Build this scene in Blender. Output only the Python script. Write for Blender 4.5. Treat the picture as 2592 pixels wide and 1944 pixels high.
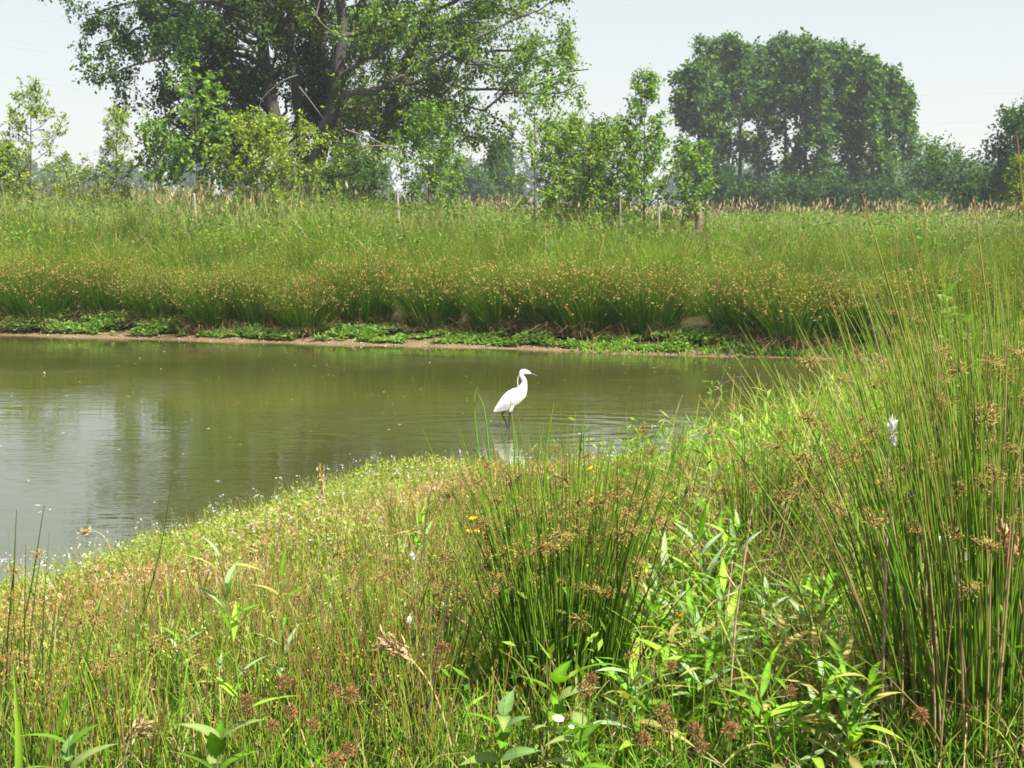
import bpy, math
import numpy as np
from mathutils import Vector, noise as mnoise

# ------------------------------------------------------------------ scene, camera, light
for o in list(bpy.data.objects):
    bpy.data.objects.remove(o)
scene = bpy.context.scene
COL = scene.collection
W, H, F = 2592.0, 1944.0, 3560.0
CAM_Z = 2.13
PITCH = math.atan((972 - 510) / F)
cam_d = bpy.data.cameras.new('camera')
cam_d.sensor_width = 36.0
cam_d.lens = F / W * 36.0
cam_d.clip_start = 0.05
cam_d.clip_end = 6000.0
cam = bpy.data.objects.new('camera', cam_d)
cam.location = (0, 0, CAM_Z)
cam.rotation_euler = (math.pi / 2 - PITCH, 0, 0)
COL.objects.link(cam)
scene.camera = cam

SUN_EL, SUN_AZ = math.radians(57), math.radians(128)     # azimuth clockwise from +Y
world = bpy.data.worlds.new('World')
scene.world = world
world.use_nodes = True
wn = world.node_tree.nodes
sky = wn.new('ShaderNodeTexSky')
sky.sky_type = 'NISHITA'
sky.sun_disc = False
sky.sun_elevation = SUN_EL
sky.sun_rotation = SUN_AZ
sky.air_density = 1.0
sky.dust_density = 1.0
sky.ozone_density = 1.0
bg = wn['Background']
bg.inputs['Strength'].default_value = 0.070
veil = wn.new('ShaderNodeMix')          # thin summer overcast: an even pale veil over the whole sky
veil.data_type = 'RGBA'
veil.inputs['Factor'].default_value = 0.76
veil.inputs['B'].default_value = (3.85, 3.92, 3.8, 1)
world.node_tree.links.new(sky.outputs['Color'], veil.inputs['A'])
world.node_tree.links.new(veil.outputs['Result'], bg.inputs['Color'])

sun_d = bpy.data.lights.new('sun', 'SUN')
sun_d.energy = 5.0
sun_d.angle = math.radians(0.6)
sun_d.color = (1.0, 0.955, 0.88)
sun = bpy.data.objects.new('sun', sun_d)
sv = Vector((math.sin(SUN_AZ) * math.cos(SUN_EL), math.cos(SUN_AZ) * math.cos(SUN_EL), math.sin(SUN_EL)))
sun.rotation_euler = (-sv).to_track_quat('-Z', 'Y').to_euler()
sun.location = (20, 0, 40)
COL.objects.link(sun)

vs = scene.view_settings
vs.view_transform = 'Standard'
vs.look = 'None'
vs.exposure = 1.58
vs.gamma = 1.0
vs.use_curve_mapping = False
scene.cycles.use_denoising = True
scene.cycles.max_bounces = 8
scene.cycles.diffuse_bounces = 3
scene.cycles.glossy_bounces = 3
scene.cycles.transmission_bounces = 5
scene.cycles.transparent_max_bounces = 6
scene.cycles.volume_bounces = 0
scene.cycles.sample_clamp_indirect = 6
scene.cycles.filter_width = 1.7

# ------------------------------------------------------------------ helpers
R = np.random.default_rng


def ray(px, py):
    px = np.asarray(px, float); py = np.asarray(py, float)
    u, v = (px - W / 2) / F, -(py - H / 2) / F
    c, s = math.cos(PITCH), math.sin(PITCH)
    return np.stack([u, c + v * s, -s + v * c], -1)


def at(px, py, Y):
    """the point at distance Y in front of the tripod, seen in the direction of a pixel"""
    d = ray(px, py)
    t = np.asarray(Y, float) / d[..., 1]
    return np.array([0, 0, CAM_Z]) + d * t[..., None]


def onz(px, py, z):
    d = ray(px, py)
    t = (z - CAM_Z) / d[..., 2]
    return np.array([0, 0, CAM_Z]) + d * np.asarray(t)[..., None]


def nrm(v):
    return v / np.maximum(np.linalg.norm(v, axis=-1, keepdims=True), 1e-9)


def lin(r, g, b):
    a = np.array([r, g, b], float) / 255
    return np.where(a <= 0.04045, a / 12.92, ((a + 0.055) / 1.055) ** 2.4)


class Acc:
    """collects vertices, faces and per-vertex colour for ONE mesh"""
    def __init__(s):
        s.V, s.Q, s.T, s.C, s.QM, s.TM, s.n = [], [], [], [], [], [], 0

    def add(s, V, Fc, C, mat=0):
        V = np.asarray(V, float).reshape(-1, 3); Fc = np.asarray(Fc, int)
        C = np.asarray(C, float)
        if C.ndim == 1:
            C = np.broadcast_to(C, (len(V), 3))
        s.V.append(V); s.C.append(C.reshape(-1, 3))
        if Fc.size:
            if Fc.shape[1] == 4:
                s.Q.append(Fc + s.n); s.QM.append(np.full(len(Fc), mat))
            else:
                s.T.append(Fc + s.n); s.TM.append(np.full(len(Fc), mat))
        s.n += len(V)
        return s

    def mesh(s, name, mats, origin=(0, 0, 0), smooth=False):
        V = np.concatenate(s.V) - np.asarray(origin, float)
        C = np.concatenate(s.C)
        Q = np.concatenate(s.Q) if s.Q else np.zeros((0, 4), int)
        T = np.concatenate(s.T) if s.T else np.zeros((0, 3), int)
        me = bpy.data.meshes.new(name)
        me.vertices.add(len(V)); me.vertices.foreach_set('co', V.astype(np.float32).ravel())
        me.loops.add(Q.size + T.size)
        me.loops.foreach_set('vertex_index', np.concatenate([Q.ravel(), T.ravel()]).astype(np.int32))
        me.polygons.add(len(Q) + len(T))
        ls = np.concatenate([np.arange(len(Q)) * 4, Q.size + np.arange(len(T)) * 3]).astype(np.int32)
        me.polygons.foreach_set('loop_start', ls)
        mi = np.concatenate([x for x in (s.QM + s.TM)]) if (s.QM or s.TM) else np.zeros(0)
        me.polygons.foreach_set('material_index', mi.astype(np.int32))
        if smooth:
            me.polygons.foreach_set('use_smooth', np.ones(len(Q) + len(T), bool))
        at_ = me.attributes.new('Col', 'FLOAT_COLOR', 'POINT')
        at_.data.foreach_set('color', np.concatenate([np.clip(C, 0, 1), np.ones((len(C), 1))], 1).astype(np.float32).ravel())
        for m in (mats if isinstance(mats, (list, tuple)) else [mats]):
            me.materials.append(m)
        me.update()
        me.validate()
        return me


def link(name, data, parent=None, loc=(0, 0, 0)):
    o = bpy.data.objects.new(name, data)
    COL.objects.link(o)
    o.location = loc
    if parent is not None:
        o.parent = parent
    return o


def tag(o, label=None, cat=None, group=None, kind=None):
    if label: o['label'] = label
    if cat: o['category'] = cat
    if group: o['group'] = group
    if kind: o['kind'] = kind
    return o


def thing(name, label, cat, loc, group=None, rz=0):
    o = link(name, None, None, loc)
    o.rotation_euler = (0, 0, rz)
    o.empty_display_size = 0.1
    return tag(o, label, cat, group)


def copy_tree(o, parent=None):
    c = o.copy(); COL.objects.link(c)
    if parent is not None:
        c.parent = parent
    for ch in KIDS.get(o.name, []):
        cc = copy_tree(ch, c)
        KIDS.setdefault(c.name, []).append(cc)
    return c


KIDS = {}


def part(name, data, parent, loc=(0, 0, 0), rot=None, scale=None):
    o = link(name, data, parent, loc)
    if rot is not None: o.rotation_euler = rot
    if scale is not None: o.scale = scale
    KIDS.setdefault(parent.name, []).append(o)
    return o


def blades(a, rng, base, lean, L, w, droop, segs, c0, c1, cpow=1.0, sides=0, mat=0, taper=0.85):
    """thin blades or stems: sides=0 flat ribbons, 3 = round-ish stems"""
    n = len(base)
    L = np.broadcast_to(np.asarray(L, float), (n,)); w = np.broadcast_to(np.asarray(w, float), (n,))
    droop = np.broadcast_to(np.asarray(droop, float), (n,))
    lm = np.minimum(np.linalg.norm(lean, axis=1), 0.95)
    t = np.linspace(0, 1, segs + 1)
    P = np.zeros((n, segs + 1, 3))
    hor = lean[:, None, :] * L[:, None, None] * (0.45 * t + 0.55 * t ** 2)[None, :, None]
    ld = nrm(np.concatenate([lean, np.zeros((n, 1))], 1))[:, :2]
    hor = hor + ld[:, None, :] * (droop * L)[:, None, None] * (t ** 3)[None, :, None] * 0.8
    P[:, :, :2] = base[:, None, :2] + hor
    P[:, :, 2] = base[:, None, 2] + (L * np.sqrt(1 - lm ** 2))[:, None] * t[None] - (droop * L)[:, None] * (t ** 3)[None]
    ww = w[:, None] * (1 - taper * t[None] ** 1.6)
    c0 = np.broadcast_to(c0, (n, 3)); c1 = np.broadcast_to(c1, (n, 3))
    tc = (t ** cpow)[None, :, None]
    C = c0[:, None] * (1 - tc) + c1[:, None] * tc
    ang = rng.uniform(0, 2 * np.pi, n)
    if sides == 0:
        wd = np.stack([np.cos(ang), np.sin(ang), np.zeros(n)], 1)
        V = np.stack([P - wd[:, None] * ww[..., None] / 2, P + wd[:, None] * ww[..., None] / 2], 2)   # n,s+1,2,3
        k = 2
        C = np.repeat(C[:, :, None], 2, 2)
        i = np.arange(segs)
        f = np.stack([2 * i, 2 * i + 1, 2 * i + 3, 2 * i + 2], 1)
    else:
        k = sides
        th = ang[:, None] + np.arange(k)[None] * 2 * np.pi / k
        off = np.stack([np.cos(th), np.sin(th), np.zeros_like(th)], -1)
        V = P[:, :, None] + off[:, None] * ww[:, :, None, None] / 2
        C = np.repeat(C[:, :, None], k, 2)
        f = np.array([[s_ * k + j, s_ * k + (j + 1) % k, (s_ + 1) * k + (j + 1) % k, (s_ + 1) * k + j] for s_ in range(segs) for j in range(k)])
    per = (segs + 1) * k
    Fc = (f[None] + (np.arange(n) * per)[:, None, None]).reshape(-1, 4)
    a.add(V.reshape(-1, 3), Fc, C.reshape(-1, 3), mat)
    return P


def leaves(a, rng, pos, axis, L, w, col, fold=0.15, mat=0, updir=0.5):
    """four-cornered leaves folded at the midrib"""
    n = len(pos)
    L = np.broadcast_to(np.asarray(L, float), (n,)); w = np.broadcast_to(np.asarray(w, float), (n,))
    axis = nrm(axis)
    up = rng.normal(0, 1, (n, 3)); up[:, 2] = np.abs(up[:, 2]) + updir
    side = nrm(np.cross(axis, up)); nor = np.cross(side, axis)
    mid = pos + axis * (L * 0.45)[:, None]
    l = mid + side * (w / 2)[:, None] + nor * (w * fold)[:, None]
    r = mid - side * (w / 2)[:, None] + nor * (w * fold)[:, None]
    tip = pos + axis * L[:, None]
    V = np.stack([pos, r, tip, l], 1).reshape(-1, 3)
    i = np.arange(n)[:, None] * 4
    Fc = np.concatenate([i + [0, 1, 2], i + [0, 2, 3]], 0)
    C = np.repeat(np.broadcast_to(col, (n, 3))[:, None], 4, 1).reshape(-1, 3)
    a.add(V, Fc, C, mat)


def tubes(a, P, Rr, sides, C, mat=0, cap=False):
    """many branches of the same number of points"""
    P = np.asarray(P, float); Rr = np.asarray(Rr, float)
    m, k, _ = P.shape
    tan = np.gradient(P, axis=1)
    tan = nrm(tan)
    ref = np.where(np.abs(tan[:, :1, 2:3]) > 0.75, np.array([1., 0.13, 0.05]), np.array([0.07, 0.11, 1.]))
    s = nrm(np.cross(tan, np.broadcast_to(ref, tan.shape))); u = np.cross(s, tan)
    th = np.arange(sides) * 2 * np.pi / sides
    V = P[:, :, None] + Rr[:, :, None, None] * (np.cos(th)[None, None, :, None] * s[:, :, None] + np.sin(th)[None, None, :, None] * u[:, :, None])
    f = np.array([[q * sides + j, q * sides + (j + 1) % sides, (q + 1) * sides + (j + 1) % sides, (q + 1) * sides + j]
                  for q in range(k - 1) for j in range(sides)])
    Fc = (f[None] + (np.arange(m) * k * sides)[:, None, None]).reshape(-1, 4)
    C = np.asarray(C, float)
    if C.ndim == 1:
        C = np.broadcast_to(C, (m * k * sides, 3))
    elif C.shape == (m, 3):
        C = np.repeat(C, k * sides, 0)
    a.add(V.reshape(-1, 3), Fc, C, mat)


def curve(pts, n):
    """Catmull-Rom through the points"""
    p = np.asarray(pts, float)
    p = np.concatenate([[2 * p[0] - p[1]], p, [2 * p[-1] - p[-2]]])
    t = np.linspace(0, len(p) - 3 - 1e-6, n)
    i = t.astype(int); u = (t - i)[:, None]
    a, b, c, d = p[i], p[i + 1], p[i + 2], p[i + 3]
    return 0.5 * (2 * b + (c - a) * u + (2 * a - 5 * b + 4 * c - d) * u ** 2 + (3 * b - a - 3 * c + d) * u ** 3)


def vary(rng, col, n, v=0.2, hue=0.12):
    c = np.broadcast_to(np.asarray(col, float), (n, 3)) * (1 + rng.normal(0, v, (n, 1)))
    c = c * (1 + rng.normal(0, hue, (n, 3)) * np.array([1, 0.4, 0.6]))
    return np.clip(c, 0.002, 0.9)


def mixc(rng, cols, wts, n, v=0.18, hue=0.08):
    cols = np.asarray(cols, float); wts = np.asarray(wts, float) / np.sum(wts)
    return np.clip(vary(rng, np.ones(3), n, v, hue) * cols[rng.choice(len(cols), n, p=wts)], 0.002, 0.9)


# ------------------------------------------------------------------ materials
def new_mat(name):
    m = bpy.data.materials.new(name); m.use_nodes = True
    nt = m.node_tree
    return m, nt, nt.nodes['Principled BSDF'], nt.nodes['Material Output']


def veg_mat(name, transl=0.3, rough=0.5, spec=0.3, tcol=(1.15, 1.25, 0.5)):
    m, nt, b, out = new_mat(name)
    N, Lk = nt.nodes, nt.links
    at_ = N.new('ShaderNodeAttribute'); at_.attribute_name = 'Col'
    nz = N.new('ShaderNodeTexNoise'); nz.inputs['Scale'].default_value = 9.0; nz.inputs['Detail'].default_value = 3
    geo = N.new('ShaderNodeNewGeometry'); Lk.new(geo.outputs['Position'], nz.inputs['Vector'])
    mr = N.new('ShaderNodeMapRange'); mr.inputs['To Min'].default_value = 0.75; mr.inputs['To Max'].default_value = 1.25
    Lk.new(nz.outputs['Fac'], mr.inputs['Value'])
    mul = N.new('ShaderNodeMix'); mul.data_type = 'RGBA'; mul.blend_type = 'MULTIPLY'; mul.inputs['Factor'].default_value = 1
    Lk.new(at_.outputs['Color'], mul.inputs['A']); Lk.new(mr.outputs['Result'], mul.inputs['B'])
    Lk.new(mul.outputs['Result'], b.inputs['Base Color'])
    b.inputs['Roughness'].default_value = rough
    b.inputs['Specular IOR Level'].default_value = spec
    if transl > 0:
        tr = N.new('ShaderNodeBsdfTranslucent')
        t2 = N.new('ShaderNodeMix'); t2.data_type = 'RGBA'; t2.blend_type = 'MULTIPLY'; t2.inputs['Factor'].default_value = 1
        t2.inputs['B'].default_value = (*tcol, 1)
        Lk.new(mul.outputs['Result'], t2.inputs['A']); Lk.new(t2.outputs['Result'], tr.inputs['Color'])
        mx = N.new('ShaderNodeMixShader'); mx.inputs['Fac'].default_value = transl
        Lk.new(b.outputs['BSDF'], mx.inputs[1]); Lk.new(tr.outputs['BSDF'], mx.inputs[2])
        Lk.new(mx.outputs['Shader'], out.inputs['Surface'])
    return m


M_LEAF = veg_mat('leaf', 0.42, 0.55, 0.14)
M_RUSH = veg_mat('rush_stem', 0.35, 0.55, 0.14)
M_DRY = veg_mat('dry_stalk', 0.15, 0.7, 0.2, (1.1, 1.0, 0.7))
M_FLOWER = veg_mat('petal', 0.3, 0.6, 0.2, (1, 1, 1))


def bark_mat():
    m, nt, b, out = new_mat('bark')
    N, Lk = nt.nodes, nt.links
    at_ = N.new('ShaderNodeAttribute'); at_.attribute_name = 'Col'
    geo = N.new('ShaderNodeNewGeometry')
    mp = N.new('ShaderNodeMapping'); mp.inputs['Scale'].default_value = (9, 9, 1.6)
    Lk.new(geo.outputs['Position'], mp.inputs['Vector'])
    nz = N.new('ShaderNodeTexNoise'); nz.inputs['Scale'].default_value = 1.3; nz.inputs['Detail'].default_value = 6
    Lk.new(mp.outputs['Vector'], nz.inputs['Vector'])
    mr = N.new('ShaderNodeMapRange'); mr.inputs['From Min'].default_value = 0.3; mr.inputs['From Max'].default_value = 0.7
    mr.inputs['To Min'].default_value = 0.5; mr.inputs['To Max'].default_value = 1.4
    Lk.new(nz.outputs['Fac'], mr.inputs['Value'])
    mul = N.new('ShaderNodeMix'); mul.data_type = 'RGBA'; mul.blend_type = 'MULTIPLY'; mul.inputs['Factor'].default_value = 1
    Lk.new(at_.outputs['Color'], mul.inputs['A']); Lk.new(mr.outputs['Result'], mul.inputs['B'])
    Lk.new(mul.outputs['Result'], b.inputs['Base Color'])
    bp = N.new('ShaderNodeBump'); bp.inputs['Strength'].default_value = 0.8; bp.inputs['Distance'].default_value = 0.03
    Lk.new(nz.outputs['Fac'], bp.inputs['Height']); Lk.new(bp.outputs['Normal'], b.inputs['Normal'])
    b.inputs['Roughness'].default_value = 0.9
    return m


M_BARK = bark_mat()

# ------------------------------------------------------------------ the pond outline and the ground
far_px = [(0, 849), (400, 860), (820, 872), (1200, 881), (1700, 900), (2200, 912)]
far_pts = [onz(x, y, 0.0)[:2] for x, y in far_px]
near_px = [(0, 1435, .2), (352, 1347, .2), (562, 1277, .2), (726, 1230, .2), (867, 1183, .2), (996, 1172, .2), (1207, 1160, .2),
           (1406, 1154, .24), (1558, 1125, .3), (1758, 1066, .36), (1875, 1043, .4), (1992, 996, .4), (2109, 949, .4), (2168, 914, .4)]
near_pts = [onz(x, y, z)[:2] for x, y, z in near_px]
POND = np.array([(-40, 27), (-22, 24.3)] + [tuple(p) for p in far_pts] + [(5.7, 18.3), (5.8, 17.2), (4.9, 16.2)]
                + [tuple(p) for p in near_pts[::-1]] + [(-3.4, 6.6), (-5.0, 5.4), (-8, 4.2), (-14, 3.5), (-40, 3)])
# densify and roughen the outline a little
_p = []
for i in range(len(POND)):
    A_, B_ = POND[i], POND[(i + 1) % len(POND)]
    k = max(1, int(np.linalg.norm(B_ - A_) / 0.45)) if np.linalg.norm(B_ - A_) < 10 else 1
    for j in range(k):
        q = A_ + (B_ - A_) * j / k
        nz_ = mnoise.noise(Vector((q[0] * 1.1, q[1] * 1.1, 3.3)))
        _p.append(q + np.array([0.3, 1.0]) * nz_ * 0.14)
POND = np.array(_p)


def sd(x, y):
    """distance to the water's edge, positive on land"""
    x = np.asarray(x, float).ravel(); y = np.asarray(y, float).ravel()
    d = np.full(len(x), 1e18); ins = np.zeros(len(x), bool)
    for i in range(len(POND)):
        ax, ay = POND[i]; bx, by = POND[(i + 1) % len(POND)]
        ex, ey = bx - ax, by - ay
        t = np.clip(((x - ax) * ex + (y - ay) * ey) / (ex * ex + ey * ey), 0, 1)
        d = np.minimum(d, (x - ax - t * ex) ** 2 + (y - ay - t * ey) ** 2)
        cr = ((ay > y) != (by > y))
        with np.errstate(divide='ignore', invalid='ignore'):
            ins ^= cr & (x < (bx - ax) * (y - ay) / (by - ay + 1e-30) + ax)
    d = np.sqrt(d)
    return np.where(ins, -d, d)


def sst(e0, e1, v):
    t = np.clip((np.asarray(v, float) - e0) / (e1 - e0), 0, 1)
    return t * t * (3 - 2 * t)


def wob(x, y):
    return (np.sin(x * 1.9 + 1.3 * np.sin(y * 1.1)) * np.sin(y * 2.3 + 0.7 * np.sin(x * 1.7 + 2)) + 0.5 * np.sin(x * 4.3 + y * 3.1) * np.sin(y * 5.2 - x * 2.2))


def ground(x, y, s=None):
    x = np.asarray(x, float).ravel(); y = np.asarray(y, float).ravel()
    if s is None:
        s = sd(x, y)
    farw = sst(13, 19, y + 0 * x)
    Hn = 0.62 + 0.16 * sst(0.4, 2.6, x)
    Hf = 0.42 + (0.2 + 0.46 * (1 - sst(-6, 5, x))) * sst(25, 42, y)
    Ht = Hn * (1 - farw) + Hf * farw
    Lr = 2.6 * (1 - farw) + 2.0 * farw
    land = Ht * (1 - np.exp(-np.maximum(s, 0) / Lr)) + 0.035 * wob(x, y) * sst(0.2, 2.0, s)
    bed = -0.4 * (1 - np.exp(np.minimum(s, 0) / 0.9))
    return np.where(s > 0, land, bed)


def gpt(px, py, it=6):
    """where the sight line through a pixel meets the ground"""
    z = 0.4
    for _ in range(it):
        p = onz(px, py, z)
        z = float(ground([p[0]], [p[1]])[0])
    return np.array([p[0], p[1], z])


def gz(x, y):
    return float(ground([x], [y])[0])


xs = np.unique(np.concatenate([-np.geomspace(12, 900, 32), np.arange(-12, 12.01, 0.16), np.geomspace(12, 900, 32)]))
ys = np.unique(np.concatenate([-np.geomspace(3, 300, 16), np.arange(-3, 26.01, 0.16), np.geomspace(26, 1000, 40)]))
gx, gy = np.meshgrid(xs, ys)
gzv = ground(gx, gy)
nx, ny = len(xs), len(ys)
ii = (np.arange(ny - 1)[:, None] * nx + np.arange(nx - 1)[None]).ravel()
gq = np.stack([ii, ii + 1, ii + nx + 1, ii + nx], 1)


def ground_mat():
    m, nt, b, out = new_mat('soil')
    N, Lk = nt.nodes, nt.links
    geo = N.new('ShaderNodeNewGeometry')
    n1 = N.new('ShaderNodeTexNoise'); n1.inputs['Scale'].default_value = 3.0; n1.inputs['Detail'].default_value = 8
    n2 = N.new('ShaderNodeTexNoise'); n2.inputs['Scale'].default_value = 38; n2.inputs['Detail'].default_value = 5
    Lk.new(geo.outputs['Position'], n1.inputs['Vector']); Lk.new(geo.outputs['Position'], n2.inputs['Vector'])
    at_ = N.new('ShaderNodeAttribute'); at_.attribute_name = 'Col'
    cr = N.new('ShaderNodeValToRGB')
    cr.color_ramp.elements[0].position = 0.3; cr.color_ramp.elements[0].color = (0.55, 0.5, 0.45, 1)
    cr.color_ramp.elements[1].position = 0.75; cr.color_ramp.elements[1].color = (1.3, 1.25, 1.2, 1)
    ad = N.new('ShaderNodeMath'); ad.operation = 'ADD'
    ml = N.new('ShaderNodeMath'); ml.operation = 'MULTIPLY'; ml.inputs[1].default_value = 0.5
    Lk.new(n1.outputs['Fac'], ad.inputs[0]); Lk.new(n2.outputs['Fac'], ad.inputs[1]); Lk.new(ad.outputs[0], ml.inputs[0])
    Lk.new(ml.outputs[0], cr.inputs['Fac'])
    mul = N.new('ShaderNodeMix'); mul.data_type = 'RGBA'; mul.blend_type = 'MULTIPLY'; mul.inputs['Factor'].default_value = 1
    Lk.new(at_.outputs['Color'], mul.inputs['A']); Lk.new(cr.outputs['Color'], mul.inputs['B'])
    Lk.new(mul.outputs['Result'], b.inputs['Base Color'])
    b.inputs['Roughness'].default_value = 0.95
    b.inputs['Specular IOR Level'].default_value = 0.15
    bp = N.new('ShaderNodeBump'); bp.inputs['Strength'].default_value = 0.9; bp.inputs['Distance'].default_value = 0.04
    Lk.new(n2.outputs['Fac'], bp.inputs['Height']); Lk.new(bp.outputs['Normal'], b.inputs['Normal'])
    return m


sg = sd(gx, gy)
mud = np.array([0.17, 0.125, 0.07]); soil = np.array([0.055, 0.055, 0.02]); field = np.array([0.10, 0.13, 0.03])
wm = (1 - sst(0.25, 0.5, sg))[:, None]
wf = sst(30, 60, gy.ravel())[:, None]
gc = soil * (1 - wm) + mud * wm
gc = gc * (1 - wf) + field * wf
ga = Acc().add(np.stack([gx.ravel(), gy.ravel(), gzv], 1), gq, gc)
g_o = link('ground', ga.mesh('ground', ground_mat(), smooth=True))
tag(g_o, kind='structure')

# ------------------------------------------------------------------ water
EG = onz(1287, 1083, 0.0)       # where the egret stands


def water_mat():
    m, nt, b, out = new_mat('pond_water')
    N, Lk = nt.nodes, nt.links
    geo = N.new('ShaderNodeNewGeometry')

    def noise(scale, det, sc):
        mp = N.new('ShaderNodeMapping'); mp.inputs['Scale'].default_value = sc
        Lk.new(geo.outputs['Position'], mp.inputs['Vector'])
        n = N.new('ShaderNodeTexNoise'); n.inputs['Scale'].default_value = scale; n.inputs['Detail'].default_value = det
        Lk.new(mp.outputs['Vector'], n.inputs['Vector'])
        return n.outputs['Fac']

    def math_(op, a, b_):
        n = N.new('ShaderNodeMath'); n.operation = op
        for i, v in enumerate((a, b_)):
            if isinstance(v, (int, float)): n.inputs[i].default_value = v
            else: Lk.new(v, n.inputs[i])
        return n.outputs[0]
    fine = noise(1.0, 3, (5, 14, 1))
    mid = noise(1.0, 2, (1.6, 5, 1))
    gust = noise(1.0, 2, (0.35, 0.5, 1))
    # rings spreading from the wading bird
    mp = N.new('ShaderNodeMapping'); mp.inputs['Location'].default_value = (-EG[0] * 0.45, -EG[1], 0); mp.inputs['Scale'].default_value = (0.45, 1, 1)
    Lk.new(geo.outputs['Position'], mp.inputs['Vector'])
    ln = N.new('ShaderNodeVectorMath'); ln.operation = 'LENGTH'; Lk.new(mp.outputs['Vector'], ln.inputs[0])
    wob_ = math_('ADD', math_('MULTIPLY', ln.outputs['Value'], 26.0), math_('MULTIPLY', mid, 7.0))
    ring = math_('SINE', wob_, 0)
    fall = math_('MAXIMUM', math_('SUBTRACT', 1.0, math_('MULTIPLY', ln.outputs['Value'], 0.75)), 0.0)
    inner = math_('MINIMUM', math_('MULTIPLY', ln.outputs['Value'], 2.2), 1.0)
    ring = math_('MULTIPLY', math_('MULTIPLY', ring, fall), math_('MULTIPLY', inner, inner))
    gs = N.new('ShaderNodeMapRange'); gs.inputs['From Min'].default_value = 0.4; gs.inputs['From Max'].default_value = 0.65
    gs.inputs['To Min'].default_value = 0.06; gs.inputs['To Max'].default_value = 1.0
    Lk.new(gust, gs.inputs['Value'])
    h = math_('ADD', math_('MULTIPLY', math_('MULTIPLY', fine, gs.outputs['Result']), 0.0048), math_('MULTIPLY', mid, 0.0030))
    h = math_('ADD', h, math_('MULTIPLY', ring, 0.0028))
    bp = N.new('ShaderNodeBump'); bp.inputs['Strength'].default_value = 1.0; bp.inputs['Distance'].default_value = 1.0
    Lk.new(h, bp.inputs['Height'])
    cl = N.new('ShaderNodeMix'); cl.data_type = 'RGBA'
    cl.inputs['A'].default_value = (0.038, 0.043, 0.009, 1); cl.inputs['B'].default_value = (0.048, 0.050, 0.016, 1)
    Lk.new(gust, cl.inputs['Factor'])
    Lk.new(cl.outputs['Result'], b.inputs['Base Color'])
    b.inputs['Roughness'].default_value = 0.025
    b.inputs['IOR'].default_value = 2.3
    b.inputs['Specular IOR Level'].default_value = 0.6
    Lk.new(bp.outputs['Normal'], b.inputs['Normal'])
    return m


wx = np.concatenate([-np.geomspace(60, 9, 10), np.linspace(-8.5, 9, 40)]); wy = np.linspace(1.5, 30, 70)
qx, qy = np.meshgrid(wx, wy)
i2 = (np.arange(len(wy) - 1)[:, None] * len(wx) + np.arange(len(wx) - 1)[None]).ravel()
sdq = sd(qx, qy)
qq = np.stack([i2, i2 + 1, i2 + len(wx) + 1, i2 + len(wx)], 1)
qq = qq[(sdq[qq] < 0.0).any(1)]
wa = Acc().add(np.stack([qx.ravel(), qy.ravel(), np.zeros(qx.size)], 1), qq, (0.1, 0.1, 0.05))
w_o = link('pond_water', wa.mesh('pond_water', water_mat(), smooth=True))
tag(w_o, kind='structure')


# ------------------------------------------------------------------ summer haze
def haze(x0, x1, y0, y1, z0, z1, dens):
    m = bpy.data.materials.new('haze'); m.use_nodes = True
    nt = m.node_tree
    nt.nodes.remove(nt.nodes['Principled BSDF'])
    pv = nt.nodes.new('ShaderNodeVolumePrincipled')
    pv.inputs['Color'].default_value = (.86, .93, 1, 1)
    pv.inputs['Density'].default_value = dens
    pv.inputs['Anisotropy'].default_value = 0.2
    nt.links.new(pv.outputs['Volume'], nt.nodes['Material Output'].inputs['Volume'])
    V = [(x, y, z) for z in (z0, z1) for y in (y0, y1) for x in (x0, x1)]
    q = [[0, 2, 3, 1], [4, 5, 7, 6], [0, 1, 5, 4], [2, 6, 7, 3], [0, 4, 6, 2], [1, 3, 7, 5]]
    o = link('haze', Acc().add(V, q, (1, 1, 1)).mesh('haze', m))
    return tag(o, kind='stuff')


haze(-960, 960, -360, 1060, -1.5, 23, 0.0006)

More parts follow.
